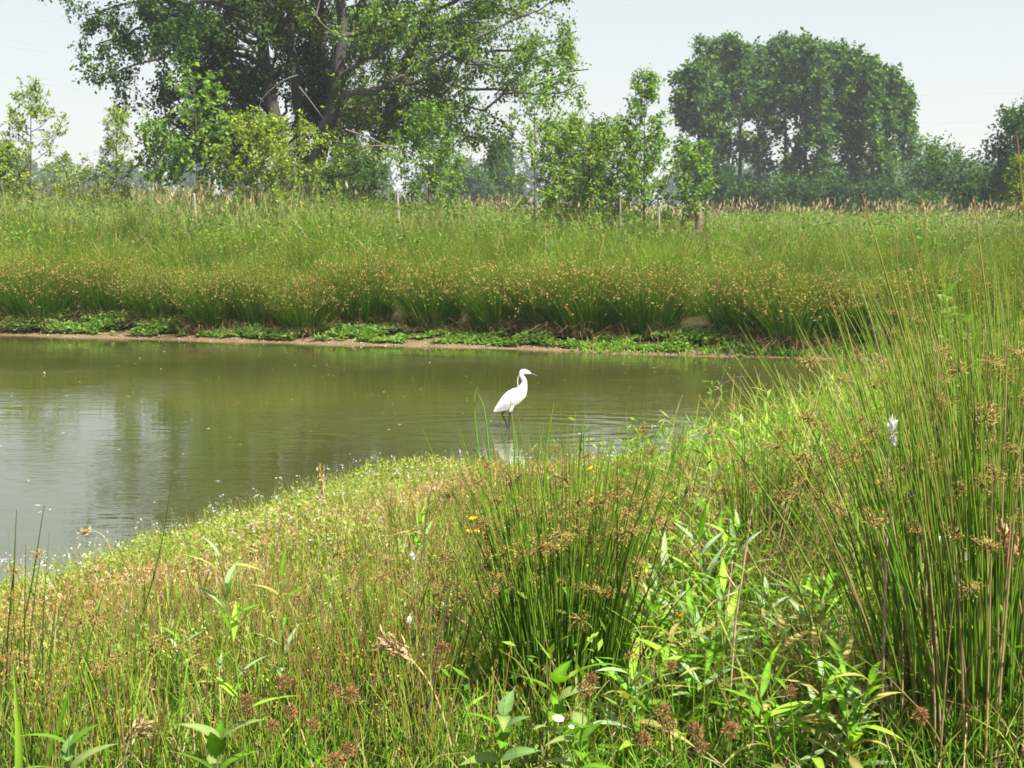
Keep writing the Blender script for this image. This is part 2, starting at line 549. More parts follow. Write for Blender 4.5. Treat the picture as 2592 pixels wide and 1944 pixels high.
# ------------------------------------------------------------------ trees
def grow(rng, wood, limbs, bark, nsub, sublen, ntwig, twiglen, nleaf, leafL, leafcols, leafw, crown,
         t0=0.25, jit=0.12, up=0.25, hang=0.3, outward=0.5, subr=0.35, lw=0.62, wander=0.18, twigr=0.006):
    """limbs: list of (points, r0, r1); sub-branches, twigs and leaves grow from them"""
    SP, SR, TP = [], [], []
    for li, (pts, r0, r1) in enumerate(limbs):
        k = 12
        P = curve(pts, k)
        tt = np.linspace(0, 1, k)
        rr = r0 + (r1 - r0) * tt ** 0.8
        seg = np.linalg.norm(P[-1] - P[0])
        P[1:-1] += rng.normal(0, 0.012 * seg, (k - 2, 3))
        tubes(wood, P[None], rr[None], 7 if r0 > 0.08 else 5, bark)
        n = nsub[li] if isinstance(nsub, (list, tuple)) else nsub
        for j in range(n):
            t = t0 + (1 - t0) * (j + rng.uniform(0, 1)) / n
            f = t * (k - 1); i = min(int(f), k - 2)
            p = P[i] + (P[i + 1] - P[i]) * (f - i)
            tg = nrm(P[i + 1] - P[i])
            d = nrm(tg * outward + nrm(rng.normal(0, 1, 3)) * 0.8 + np.array([0, 0, up]))
            L = sublen * (1.15 - 0.5 * t) * rng.uniform(0.6, 1.25)
            q = [p]
            for s_ in range(4):
                d = nrm(d + rng.normal(0, wander, 3) + np.array([0, 0, -hang * 0.12 * s_]))
                q.append(q[-1] + d * L / 4)
            q = np.array(q)
            SP.append(q)
            rb = max(rr[i] * subr, 0.008)
            SR.append(np.linspace(rb, rb * 0.3, 5))
            for w_ in range(ntwig):
                ft = (w_ + rng.uniform(0.2, 1.2)) / (ntwig + 0.2) * 4
                ft = min(max(ft, 0.4), 4.0); a_ = min(int(ft), 3)
                b_ = q[a_] + (q[a_ + 1] - q[a_]) * (ft - a_)
                dd = nrm(nrm(q[a_ + 1] - q[a_]) * 0.6 + nrm(rng.normal(0, 1, 3)) * 0.8 + np.array([0, 0, up * 0.5 - hang * 0.5]))
                TP.append(np.stack([b_, b_ + dd * twiglen * rng.uniform(0.5, 1.2)]))
    if SP:
        tubes(wood, np.array(SP), np.array(SR), 4, bark)
    if TP:
        TP = np.array(TP)
        tubes(wood, TP, np.broadcast_to(np.array([twigr, twigr * 0.5]), (len(TP), 2)), 3, bark)
        n = len(TP) * nleaf
        ti = np.repeat(np.arange(len(TP)), nleaf)
        f = rng.uniform(0.1, 1.05, n)[:, None]
        pos = TP[ti, 0] * (1 - f) + TP[ti, 1] * f + rng.normal(0, jit, (n, 3))
        ax = nrm(TP[ti, 1] - TP[ti, 0]) * 0.4 + rng.normal(0, 0.6, (n, 3)) + np.array([0, 0, -hang])
        tc = rng.normal(0, 0.1, len(TP))[ti]
        col = mixc(rng, leafcols[0], leafcols[1], n, 0.16, 0.06) * (1 + tc[:, None])
        Ls = leafL * rng.uniform(0.6, 1.25, n)
        leaves(crown, rng, pos, ax, Ls, Ls * lw * (leafw if leafw else 1), np.clip(col, 0.002, 0.9))


def finish_tree(name, label, cat, base, wood, crown, group=None):
    t = thing(name, label, cat, base, group)
    part('trunk', wood.mesh(name + '_trunk', M_BARK, base, smooth=True), t)
    part('crown', crown.mesh(name + '_crown', M_LEAF, base), t)
    return t


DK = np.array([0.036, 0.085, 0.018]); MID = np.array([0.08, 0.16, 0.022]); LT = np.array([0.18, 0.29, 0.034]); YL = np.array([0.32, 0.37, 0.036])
BARK = np.array([0.042, 0.036, 0.028]); GREY = np.array([0.105, 0.092, 0.07])


def pxl(lst, Y, dy=None):
    """polyline of pixels at distances Y (list or number)"""
    n = len(lst)
    Ys = np.broadcast_to(Y, (n,)) if not isinstance(Y, (list, tuple)) else np.array(Y)
    return np.array([at(p[0], p[1], yy) for p, yy in zip(lst, Ys)])


TY = 47.0
# --- the left half of the old clump, leaf colours darkened for its shaded side
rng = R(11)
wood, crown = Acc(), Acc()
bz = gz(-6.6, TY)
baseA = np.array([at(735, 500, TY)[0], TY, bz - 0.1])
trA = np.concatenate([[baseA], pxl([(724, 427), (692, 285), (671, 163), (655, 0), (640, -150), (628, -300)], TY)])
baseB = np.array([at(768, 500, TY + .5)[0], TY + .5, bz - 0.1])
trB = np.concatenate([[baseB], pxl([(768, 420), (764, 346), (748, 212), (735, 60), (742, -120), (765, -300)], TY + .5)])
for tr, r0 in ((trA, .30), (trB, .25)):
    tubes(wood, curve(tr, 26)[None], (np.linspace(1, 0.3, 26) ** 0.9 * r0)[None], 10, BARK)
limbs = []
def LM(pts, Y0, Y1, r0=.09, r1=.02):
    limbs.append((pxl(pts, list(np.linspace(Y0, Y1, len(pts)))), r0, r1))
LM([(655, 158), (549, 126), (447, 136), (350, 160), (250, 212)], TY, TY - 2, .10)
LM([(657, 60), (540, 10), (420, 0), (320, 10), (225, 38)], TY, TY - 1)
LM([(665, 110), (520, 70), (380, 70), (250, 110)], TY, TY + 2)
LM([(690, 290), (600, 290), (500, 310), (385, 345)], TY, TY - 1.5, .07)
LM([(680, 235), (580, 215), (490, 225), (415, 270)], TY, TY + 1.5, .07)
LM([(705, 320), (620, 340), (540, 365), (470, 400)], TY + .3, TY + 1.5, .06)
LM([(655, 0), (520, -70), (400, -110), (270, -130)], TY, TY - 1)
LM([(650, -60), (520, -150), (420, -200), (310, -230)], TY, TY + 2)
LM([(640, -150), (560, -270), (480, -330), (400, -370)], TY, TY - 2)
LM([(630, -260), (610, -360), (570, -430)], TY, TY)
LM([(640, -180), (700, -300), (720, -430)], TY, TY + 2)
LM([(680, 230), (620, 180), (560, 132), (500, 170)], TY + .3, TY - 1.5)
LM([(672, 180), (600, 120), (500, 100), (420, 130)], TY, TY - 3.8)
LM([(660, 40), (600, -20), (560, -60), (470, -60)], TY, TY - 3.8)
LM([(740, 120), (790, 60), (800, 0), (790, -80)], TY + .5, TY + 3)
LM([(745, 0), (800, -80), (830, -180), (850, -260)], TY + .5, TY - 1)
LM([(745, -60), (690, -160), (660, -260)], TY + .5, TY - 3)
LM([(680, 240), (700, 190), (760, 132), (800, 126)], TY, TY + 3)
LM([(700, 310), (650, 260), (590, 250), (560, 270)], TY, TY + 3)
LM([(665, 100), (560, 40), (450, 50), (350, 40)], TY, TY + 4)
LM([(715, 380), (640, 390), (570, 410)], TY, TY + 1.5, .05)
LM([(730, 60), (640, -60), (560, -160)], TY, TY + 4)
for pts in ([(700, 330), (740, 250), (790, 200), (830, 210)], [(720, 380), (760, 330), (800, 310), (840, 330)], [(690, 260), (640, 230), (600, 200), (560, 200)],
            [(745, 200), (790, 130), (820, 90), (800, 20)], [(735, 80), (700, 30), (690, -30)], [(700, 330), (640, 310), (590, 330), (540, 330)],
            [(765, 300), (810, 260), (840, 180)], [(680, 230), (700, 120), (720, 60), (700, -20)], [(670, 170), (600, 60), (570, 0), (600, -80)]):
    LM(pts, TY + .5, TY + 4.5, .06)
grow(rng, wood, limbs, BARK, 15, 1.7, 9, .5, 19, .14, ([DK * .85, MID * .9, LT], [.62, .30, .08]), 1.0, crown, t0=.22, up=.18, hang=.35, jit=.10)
finish_tree('broadleaf_tree', 'big shade-darkened tree with two upright dark trunks, its long limbs drooping over the meadow', 'tree', tuple(baseA), wood, crown)

# --- the paler right half: leaning trunks and long bare-looking limbs
rng = R(12)
wood, crown, limbs = Acc(), Acc(), []
baseC = np.array([at(786, 505, TY - .8)[0], TY - .8, bz - 0.1])
trC = np.concatenate([[baseC], pxl([(797, 440), (822, 340), (846, 260), (858, 160), (866, 60), (860, -60), (885, -220)], TY - .8)])
baseE = np.array([at(915, 505, TY + 1.5)[0], TY + 1.5, bz - 0.1])
trE = np.concatenate([[baseE], pxl([(930, 440), (958, 370), (992, 265), (1035, 132), (1078, 50), (1130, -80), (1200, -200)], TY + 1.5)])
baseD = np.array([at(858, 505, TY + 1)[0], TY + 1, bz - 0.1])
trD = np.concatenate([[baseD], pxl([(857, 440), (852, 330), (838, 230), (815, 110), (812, -20)], TY + 1)])
for tr, r0, cc in ((trC, .33, BARK), (trE, .22, GREY * .75), (trD, .27, BARK)):
    tubes(wood, curve(tr, 26)[None], (np.linspace(1, 0.28, 26) ** 0.9 * r0)[None], 10, cc)
T2 = TY - .8
LM([(846, 255), (950, 222), (1064, 175), (1146, 130), (1300, 50), (1430, -20)], T2, T2 - 1, .10)
LM([(850, 240), (1044, 211), (1166, 146), (1329, 118), (1450, 110)], T2, T2 + 2, .10)
LM([(985, 280), (1085, 235), (1166, 224), (1330, 220), (1490, 175)], T2 + 2, T2 - 1, .09)
LM([(975, 310), (1085, 262), (1200, 262), (1330, 240), (1470, 215)], T2 + 2, T2 - 3, .08)
LM([(1030, 160), (1130, 60), (1260, 0), (1400, -60)], T2 + 2, T2, .09)
LM([(1078, 50), (1200, -40), (1330, -130), (1420, -180)], T2 + 2, T2, .08)
LM([(1130, -80), (1230, -180), (1300, -280)], T2 + 2, T2, .06)
LM([(960, 360), (1060, 345), (1166, 338), (1250, 365)], T2 + 2, T2, .06)
LM([(850, 200), (960, 130), (1020, 60), (1060, -10)], T2, T2 - 3, .08)
LM([(862, 90), (975, 73), (1007, 0), (1040, -90)], T2, T2 - 1, .09)
LM([(860, -40), (940, -140), (1010, -230)], T2, T2 - 1, .07)
LM([(880, -200), (900, -300), (930, -390)], T2, T2 + 1, .06)
LM([(850, 290), (900, 270), (960, 300), (1010, 345)], T2 + 1, T2 + 3, .05)
LM([(850, 210), (900, 100), (930, 40), (960, 10)], T2, T2 + 4, .06)
LM([(1000, 240), (1090, 132), (1150, 90), (1240, 90)], T2 + 2, T2 + 4, .06)
LM([(1060, 90), (1150, 60), (1220, 40), (1340, 40)], T2 + 2, T2 + 4, .06)
LM([(985, 290), (1050, 300), (1120, 300), (1200, 310)], T2 + 2, T2 + 4, .05)
LM([(870, 40), (930, -20), (1000, -60), (1120, -140)], T2, T2 + 3, .06)
LM([(850, 300), (880, 350), (930, 380), (960, 410)], T2, T2 - 2, .04)
LM([(1035, 132), (1100, 130), (1250, 170), (1400, 132)], T2 + 2, T2 - 3, .06)
LM([(815, 110), (780, 40), (760, -60)], T2 + 1.8, T2 - 1, .06)
LM([(1050, 120), (1120, -20), (1180, -140), (1290, -200)], T2 + 2, T2 - 2, .06)
LM([(1100, 0), (1230, -60), (1350, -70), (1460, -110)], T2 + 2, T2 - 1, .06)
for pts in ([(850, 260), (900, 230), (960, 240), (1010, 260)], [(850, 330), (920, 330), (970, 300)], [(860, 150), (920, 150), (990, 130)], [(860, 60), (920, 60), (1000, 90)], [(960, 370), (1020, 330), (1080, 330), (1140, 370)]):
    LM(pts, T2 + 1, T2 + 5, .05)
grow(rng, wood, limbs, GREY, 15, 1.6, 8, .45, 16, .135, ([MID, LT, YL * .9], [.5, .4, .1]), 1.0, crown, t0=.12, up=.2, hang=.2, jit=.10)
# bare dead branches
for pts in ([(757, 220), (785, 255), (818, 300)], [(755, 190), (715, 205), (672, 240), (655, 270)], [(790, 20), (815, 60), (862, 96)],
            [(920, 372), (990, 370), (1060, 400)], [(880, 330), (950, 355), (1010, 395)],
            [(800, 40), (810, 0), (825, -40)]):
    tubes(wood, curve(pxl(pts, TY - 4.2), 8)[None], np.linspace(.03, .008, 8)[None], 5, GREY * 1.1)
finish_tree('broadleaf_tree', 'pale grey-limbed tree leaning right beside the shade-darkened one, leaves thin', 'tree', tuple(baseC), wood, crown)


# --- poplar grove on the right, each with its own trunk
def upright_tree(name, label, cat, px, top, Y, wpx, seed, cols, lean=0, t_crown=.25, nl=15, nsub=7, ntw=5, nleaf=8, leafL=.26, r0=.16, group=None,
                 bark=BARK, wander=.2, hang=.15, jit=.2, shape=1.0, twl=.6, uplimb=.6, base_px=515, outward=.5, porous=0):
    rng = R(seed)
    wood, crown = Acc(), Acc()
    b = at(px, base_px, Y); b[2] = gz(b[0], Y) - .05
    tp = at(px + lean, top, Y)
    hgt = tp[2] - b[2]
    midp = (b + tp) / 2 + np.array([rng.normal(0, .012), rng.normal(0, .012), 0]) * hgt
    tr = curve([b, midp, tp], 16)
    tubes(wood, tr[None], (r0 * (1 - np.linspace(0, 1, 16) * .88))[None], 7, bark)
    rad = wpx / F * Y / 2
    lim = []
    for j in range(nl):
        if porous and j < nl * .5 and rng.random() < porous: continue
        t = t_crown + (1 - t_crown) * (j + rng.uniform(0, 1)) / nl
        f = t * 15; i = min(int(f), 14)
        p = tr[i] + (tr[i + 1] - tr[i]) * (f - i)
        az = j * 2.4 + rng.uniform(-.5, .5)
        u = (t - t_crown) / (1 - t_crown)
        prof = (np.sin(np.pi * (0.12 + 0.83 * u)) ** .7) if shape == 1.0 else (1 - u) ** shape + .08
        Lr = rad * prof * rng.uniform(.75, 1.15)
        d = np.array([np.cos(az), np.sin(az), 0])
        e = p + d * Lr + np.array([0, 0, Lr * uplimb * rng.uniform(.7, 1.3)])
        e[2] = min(e[2], tp[2] + 0.02 * hgt)
        m_ = (p + e) / 2 + d * Lr * .12 - np.array([0, 0, Lr * .08])
        lim.append((np.array([p, m_, e]), max(r0 * .35 * (1 - t), .012), .008))
    grow(rng, wood, lim, bark, nsub, rad * (.34 if outward > .6 else .5), ntw, twl, nleaf, leafL, cols, 1.0, crown, t0=.12, up=.25, outward=outward, hang=hang, jit=jit, wander=wander, twigr=.008 if Y > 60 else .004)
    return finish_tree(name, label, cat, tuple(b), wood, crown, group)


POP = ([DK * 1.2, MID * 1.1, LT * .85], [.4, .42, .18])
grove = [(1775, 190, 101, 'leftmost poplar of the grove, lower than the next one', 132),
         (1812, 122, 112, 'tall poplar second from the left end of the grove', 132),
         (1868, 114, 108, 'tallest poplar in the left half of the grove, top rounded', 132),
         (1925, 140, 118, 'poplar of the grove just left of its narrow sky gap', 126),
         (1985, 116, 110, 'poplar of the grove just right of its narrow sky gap', 132),
         (2042, 116, 104, 'tall middle poplar of the grove with straight bare lower trunk', 132),
         (2098, 128, 116, 'poplar of the grove fourth from its right end', 132),
         (2150, 140, 108, 'poplar of the grove third from its right end', 132),
         (2205, 175, 104, 'poplar of the grove second from its right end, shorter', 132),
         (2252, 225, 108, 'rightmost poplar of the grove, shortest and leaning outward', 126)]
for k, (px, top, Y, lab, wpx) in enumerate(grove):
    upright_tree('poplar_tree', lab, 'tree', px, top, Y, wpx, 200 + k, POP, lean=(px - 2010) * .06, group='poplars of the distant grove', nl=34, nsub=5, ntw=6, nleaf=9, leafL=.36, r0=.21,
                 t_crown=.16, jit=.14, twl=.55, base_px=520, bark=BARK * 1.3, porous=.57)
# bushes under the grove
for k, (px, top, Y, wpx, lab) in enumerate([(1800, 415, 100, 120, 'dark round bush under the left end of the poplar grove'), (1900, 485, 100, 110, 'low bush under the grove below its sky gap'),
                                            (2010, 480, 98, 130, 'dark bush at the foot of the middle poplars'), (2110, 475, 98, 130, 'dark bush at the foot of the right poplars'),
                                            (2230, 482, 98, 130, 'bush under the rightmost poplar')]):
    upright_tree('bush', lab, 'bush', px, top, Y, wpx, 240 + k, ([DK, MID * .8], [.7, .3]), t_crown=.08, nl=18, nsub=6, ntw=5, nleaf=8, leafL=.28, r0=.06, group='bushes under the poplars', jit=.2, uplimb=.4, base_px=520)

# trees at the right edge
RT = ([DK * 1.2, MID, LT * .8], [.4, .45, .15])
upright_tree('field_tree', 'small spreading tree with open crown right of the poplar grove', 'tree', 2375, 392, 78, 165, 260, RT, t_crown=.3, nl=16, nsub=7, ntw=4, nleaf=7, leafL=.22, r0=.11, uplimb=.5, twl=.5)
upright_tree('hedge_bush', 'wide dark bush between the small tree and the tall right-edge tree', 'bush', 2490, 462, 80, 150, 261, ([DK, MID], [.6, .4]), t_crown=.05, nl=24, nsub=8, ntw=5, nleaf=8, leafL=.24, r0=.08, uplimb=.35)
upright_tree('hedge_bush', 'pale low bush left of the small spreading tree, below the poplars', 'bush', 2335, 522, 74, 90, 265, RT, t_crown=.05, nl=20, nsub=7, ntw=5, nleaf=8, leafL=.2, r0=.07, uplimb=.35)
upright_tree('field_tree', 'tall dark tree cut by the right edge of the view', 'tree', 2615, 305, 74, 200, 262, ([DK, MID], [.7, .3]), t_crown=.1, nl=30, nsub=9, ntw=6, nleaf=8, leafL=.24, r0=.16, uplimb=.5)
upright_tree('field_tree', 'slim yellow-green young tree in front of the dark right-edge tree', 'tree', 2588, 400, 40, 70, 263, ([LT, YL], [.5, .5]), t_crown=.1, nl=14, nsub=5, ntw=4, nleaf=6, leafL=.08, r0=.03, twl=.25, jit=.05)

# bluish trees in the gap behind the right sapling
upright_tree('distant_tree', 'distant hazy pointed tree behind the slender sapling', 'tree', 1268, 372, 150, 110, 270, ([DK * 1.3, MID], [.6, .4]), t_crown=.05, nl=26, nsub=8, ntw=5, nleaf=8, leafL=.42, r0=.15, shape=.8, uplimb=.3)
upright_tree('distant_tree', 'distant hazy tree left of the pointed one, half hidden by bushes', 'tree', 1190, 448, 140, 100, 271, ([DK * 1.3, MID], [.6, .4]), t_crown=.05, nl=24, nsub=8, ntw=5, nleaf=8, leafL=.4, r0=.15, uplimb=.3)
upright_tree('distant_tree', 'distant dark conifer tip poking above the round bush', 'tree', 1512, 322, 90, 60, 272, ([DK, DK * 1.4], [.5, .5]), t_crown=.1, nl=30, nsub=6, ntw=4, nleaf=7, leafL=.22, r0=.1, shape=.9, uplimb=.1)

# saplings and bushes on the rise behind the rushes
SAP = ([MID * 1.3, LT * 1.15, YL * 1.05], [.12, .5, .38]); YEL = ([LT * 1.1, YL * 1.1, MID * 1.2], [.45, .45, .1]); BRI = ([LT * 1.15, MID * 1.3, np.array([.13, .25, .035])], [.55, .2, .25])
SB = GREY * .7
upright_tree('sapling', 'feathery young tree at the left edge, pointed top against the sky', 'sapling', 78, 236, 41, 250, 301, SAP, t_crown=.12, nl=24, nsub=5, ntw=4, nleaf=6, leafL=.10, r0=.04, shape=.85, uplimb=.75, twl=.22, jit=.03, outward=.85, bark=SB, base_px=560)
upright_tree('sapling', 'low leafy young tree at the far left edge beside the feathery one', 'sapling', 0, 375, 40, 150, 302, SAP, t_crown=.15, nl=18, nsub=7, ntw=4, nleaf=6, leafL=.10, r0=.03, shape=.7, uplimb=.75, twl=.22, jit=.03, outward=.85, bark=SB, base_px=560)
upright_tree('sapling', 'thin columnar sapling left of the big tree', 'sapling', 297, 282, 40, 90, 303, SAP, t_crown=.15, nl=26, nsub=5, ntw=4, nleaf=6, leafL=.08, r0=.03, shape=.5, uplimb=1.1, twl=.2, jit=.03, outward=.85, bark=SB, base_px=560)
upright_tree('sapling', 'low sprawling bush between the two leftmost saplings', 'bush', 190, 440, 40, 160, 304, SAP, t_crown=.1, nl=14, nsub=6, ntw=4, nleaf=5, leafL=.08, r0=.025, uplimb=.6, twl=.22, jit=.03, outward=.85, bark=SB, base_px=560)
upright_tree('maple_sapling', 'broad-leaved bright green maple sapling in front of the dark tree', 'sapling', 490, 198, 39, 190, 305, BRI, t_crown=.34, nl=15, nsub=3, ntw=4, nleaf=5, leafL=.17, r0=.035, shape=.45, uplimb=.8, twl=.3, jit=.03, outward=.85, bark=SB, base_px=560, hang=.5)
upright_tree('maple_sapling', 'smaller maple sapling with dark lower leaves left of the bright one', 'sapling', 395, 310, 39.5, 110, 306, BRI, t_crown=.4, nl=10, nsub=4, ntw=4, nleaf=5, leafL=.16, r0=.03, shape=.3, uplimb=.7, twl=.3, jit=.03, outward=.85, bark=GREY, base_px=560, hang=.5)
upright_tree('shrub', 'yellow-green bush under the forked trunks of the big tree', 'bush', 650, 315, 38, 270, 307, YEL, t_crown=.06, nl=30, nsub=7, ntw=5, nleaf=6, leafL=.10, r0=.03, shape=.55, uplimb=.8, twl=.25, jit=.03, outward=.85, bark=SB, base_px=570)
upright_tree('shrub', 'thin yellowish shrub with spreading arms in front of the leaning trunk', 'bush', 755, 330, 38.5, 220, 308, YEL, t_crown=.3, nl=12, nsub=6, ntw=4, nleaf=6, leafL=.10, r0=.025, shape=.3, uplimb=.45, twl=.22, jit=.03, outward=.85, bark=SB, base_px=570)
upright_tree('shrub', 'fresh green leafy bush with a rounded top right of the big trunks', 'bush', 1090, 290, 40, 190, 309, BRI, t_crown=.08, nl=32, nsub=6, ntw=5, nleaf=6, leafL=.10, r0=.03, shape=.4, uplimb=.7, twl=.25, jit=.03, outward=.85, bark=SB, base_px=560)
upright_tree('shrub', 'dark bushy growth at the foot of the big trunks', 'bush', 880, 425, 43, 240, 310, ([MID, DK * 1.3], [.6, .4]), t_crown=.05, nl=30, nsub=8, ntw=5, nleaf=7, leafL=.09, r0=.02, uplimb=.5, twl=.2, jit=.03, outward=.85, bark=SB, base_px=550)
upright_tree('sapling', 'tall slender sapling with sparse round leaves against the sky', 'sapling', 1352, 215, 38, 200, 311, ([MID * 1.3, LT * 1.15], [.3, .7]), t_crown=.15, nl=20, nsub=4, ntw=3, nleaf=6, leafL=.11, r0=.03, shape=.5, uplimb=.75, twl=.22, jit=.03, outward=.85, bark=SB, base_px=570)
upright_tree('shrub', 'wide rounded green bush right of the slender sapling', 'bush', 1490, 335, 40, 330, 312, ([MID * 1.2, LT * 1.05, YL], [.3, .5, .2]), t_crown=.06, nl=44, nsub=9, ntw=5, nleaf=7, leafL=.11, r0=.035, shape=1.0, uplimb=.6, twl=.25, jit=.03, outward=.85, bark=SB, base_px=560)
upright_tree('sapling', 'tall pointed bright sapling at the right of the wide bush', 'sapling', 1632, 195, 37, 190, 313, BRI, t_crown=.15, nl=30, nsub=5, ntw=4, nleaf=6, leafL=.10, r0=.035, shape=.85, uplimb=.95, twl=.22, jit=.03, outward=.85, bark=SB, base_px=570)
upright_tree('shrub', 'small leaning leafy shrub between the pointed sapling and the poplars', 'bush', 1715, 380, 37, 150, 314, BRI, lean=40, t_crown=.2, nl=14, nsub=6, ntw=4, nleaf=6, leafL=.10, r0=.025, shape=.4, uplimb=.7, twl=.22, jit=.03, outward=.85, bark=SB, base_px=570)

# far belt of trees: a far-off wood that reads as one mass
rng = R(77)
crown = Acc()
n = 170
bx = rng.uniform(-160, 160, n); by = 330 + rng.uniform(-20, 60, n)
bx[n - 30:] = rng.uniform(60, 200, 30)
hh = rng.uniform(7.5, 12.5, n)
for i in range(n):
    m_ = 260
    u = nrm(rng.normal(0, 1, (m_, 3))) * rng.uniform(.55, 1, (m_, 1)) ** .5
    p = np.array([bx[i], by[i], .8 + hh[i] * .52]) + u * np.array([hh[i] * .32, hh[i] * .3, hh[i] * .5])
    leaves(crown, rng, p, rng.normal(0, 1, (m_, 3)) + [0, 0, .4], rng.uniform(.8, 1.7, m_), rng.uniform(.6, 1.2, m_), mixc(rng, [DK * 1.1, MID], [.6, .4], m_))
tl = link('treeline', crown.mesh('treeline', M_LEAF)); tag(tl, 'hazy far belt of trees along the horizon', 'woodland', kind='stuff')

# ------------------------------------------------------------------ far bank vegetation
RG = np.array([.09, .21, .012]); RG2 = np.array([.17, .27, .018]); RY = np.array([.30, .29, .03]); TAN = np.array([.30, .20, .06]); STRAW = np.array([.42, .30, .15]); BRN = np.array([.22, .115, .06])


def scatter(rng, n, x0, x1, y0, y1, smin, smax=1e9):
    x = rng.uniform(x0, x1, n); y = rng.uniform(y0, y1, n)
    s = sd(x, y)
    k = (s > smin) & (s < smax) & (np.abs(x) < 0.40 * y + 2.5)
    x, y, s = x[k], y[k], s[k]
    return np.stack([x, y, ground(x, y, s)], 1), s


def rush_mesh(seed, n, rad, h0, h1, spread, w, nh, segs=3):
    rng = R(seed)
    st, hd, dd = Acc(), Acc(), Acc()
    r = rad * np.sqrt(rng.uniform(0, 1, n)); a = rng.uniform(0, 2 * np.pi, n)
    base = np.stack([r * np.cos(a), r * np.sin(a), np.full(n, -.02)], 1)
    out = base[:, :2] / rad
    lean = out * spread * rng.uniform(.3, 1.1, (n, 1)) + rng.normal(0, .09, (n, 2))
    L = rng.uniform(h0, h1, n)
    c0 = mixc(rng, [np.array([.045, .14, .008]), RG * .8], [.6, .4], n, .3); c1 = mixc(rng, [RG2, RG, RY * .9, TAN], [.48, .36, .11, .05], n, .3)  # darker stem bases paint in the shade at the tussock foot
    P = blades(st, rng, base, lean, L, w, np.abs(rng.normal(.05, .05, n)), segs, c0, c1, 1.6)
    i = rng.choice(n, nh); t = rng.uniform(.62, .95, nh)
    f = t * segs; k = np.minimum(f.astype(int), segs - 1)
    q = P[i, k] + (P[i, k + 1] - P[i, k]) * (f - k)[:, None]
    for _ in range(3):
        qq_ = q + rng.normal(0, .014, q.shape)
        leaves(hd, rng, qq_, rng.normal(0, 1, q.shape), rng.uniform(.016, .032, nh), rng.uniform(.012, .022, nh), mixc(rng, [TAN, np.array([.34, .26, .07]), BRN * 1.2], [.45, .4, .15], nh))
    m_ = n // 7
    r = rad * np.sqrt(rng.uniform(.2, 2.6, m_)); a = rng.uniform(0, 2 * np.pi, m_)
    base = np.stack([r * np.cos(a), r * np.sin(a), np.full(m_, 0.0)], 1)
    lean = base[:, :2] / rad * .45 + rng.normal(0, .25, (m_, 2))
    blades(dd, rng, base, lean, rng.uniform(.2, .55, m_), w, rng.uniform(.2, .7, m_), 3, mixc(rng, [BRN, STRAW * .6], [.6, .4], m_), mixc(rng, [BRN * 1.3, STRAW], [.6, .4], m_))
    return st, hd, dd


protos = []
for v in range(5):
    st, hd, dd = rush_mesh(400 + v, 2100, .36, .72, 1.18, .68, .0075, 1500)
    protos.append((st.mesh('rush_stems', M_RUSH), hd.mesh('rush_heads', M_DRY), dd.mesh('dead_rush_stems', M_DRY)))
rng = R(5)
fx = np.array([p[0] for p in far_pts]); fy = np.array([p[1] for p in far_pts])


def shore_y(x):
    return np.interp(x, np.r_[-22, fx, 5.7], np.r_[24.3, fy, 18.4])


tus_labels = ['rush tussock at the left end of the far bank, brown litter beside it', 'rush tussock above the leafy mound at the left shore', 'second tall rush tussock from the left on the far bank',
              'rush tussock over a dark hollow left of the brown dead stems', 'rush tussock with brown dead stems spilling from its left foot', 'full rounded rush tussock left of the tangled dead stems',
              'rush tussock beside the tangled dead stems at its foot', 'rush tussock above the green herb patch left of the egret', 'leaning rush tussock with dry stems towards the water, left of the egret',
              'rush tussock on the far bank straight behind the egret', 'rush tussock just right of the egret, dark at its foot', 'rush tussock with olive top right of the egret', 'broad rush tussock with litter fanning at its base',
              'rush tussock before the reddish litter, right part of the far bank', 'rush tussock behind the dead twig in the water', 'dark-footed rush tussock near the right end of the far bank',
              'rush tussock at the right end of the far bank behind tall near stems', 'rush tussock hidden at the pond corner behind the near rushes']
tx = np.linspace(-8.4, 6.6, len(tus_labels)) + rng.normal(0, .16, len(tus_labels))
for i, x in enumerate(tx):
    y = shore_y(x) + .78 + rng.uniform(-.12, .5)
    b = (x, y, gz(x, y))
    t = thing('rush_tussock', tus_labels[i], 'rush tussock', b, 'rush tussocks along the far bank', rng.uniform(0, 6.28))
    s_ = rng.uniform(.92, 1.22); t.scale = (s_ * rng.uniform(.82, 1.05), s_ * rng.uniform(.82, 1.05), s_)
    sm, hm, dm = protos[i % 5]
    for nm, me in (('stems', sm), ('seed_heads', hm), ('dead_stems', dm)):
        tag(part(nm, me, t), kind='stuff')

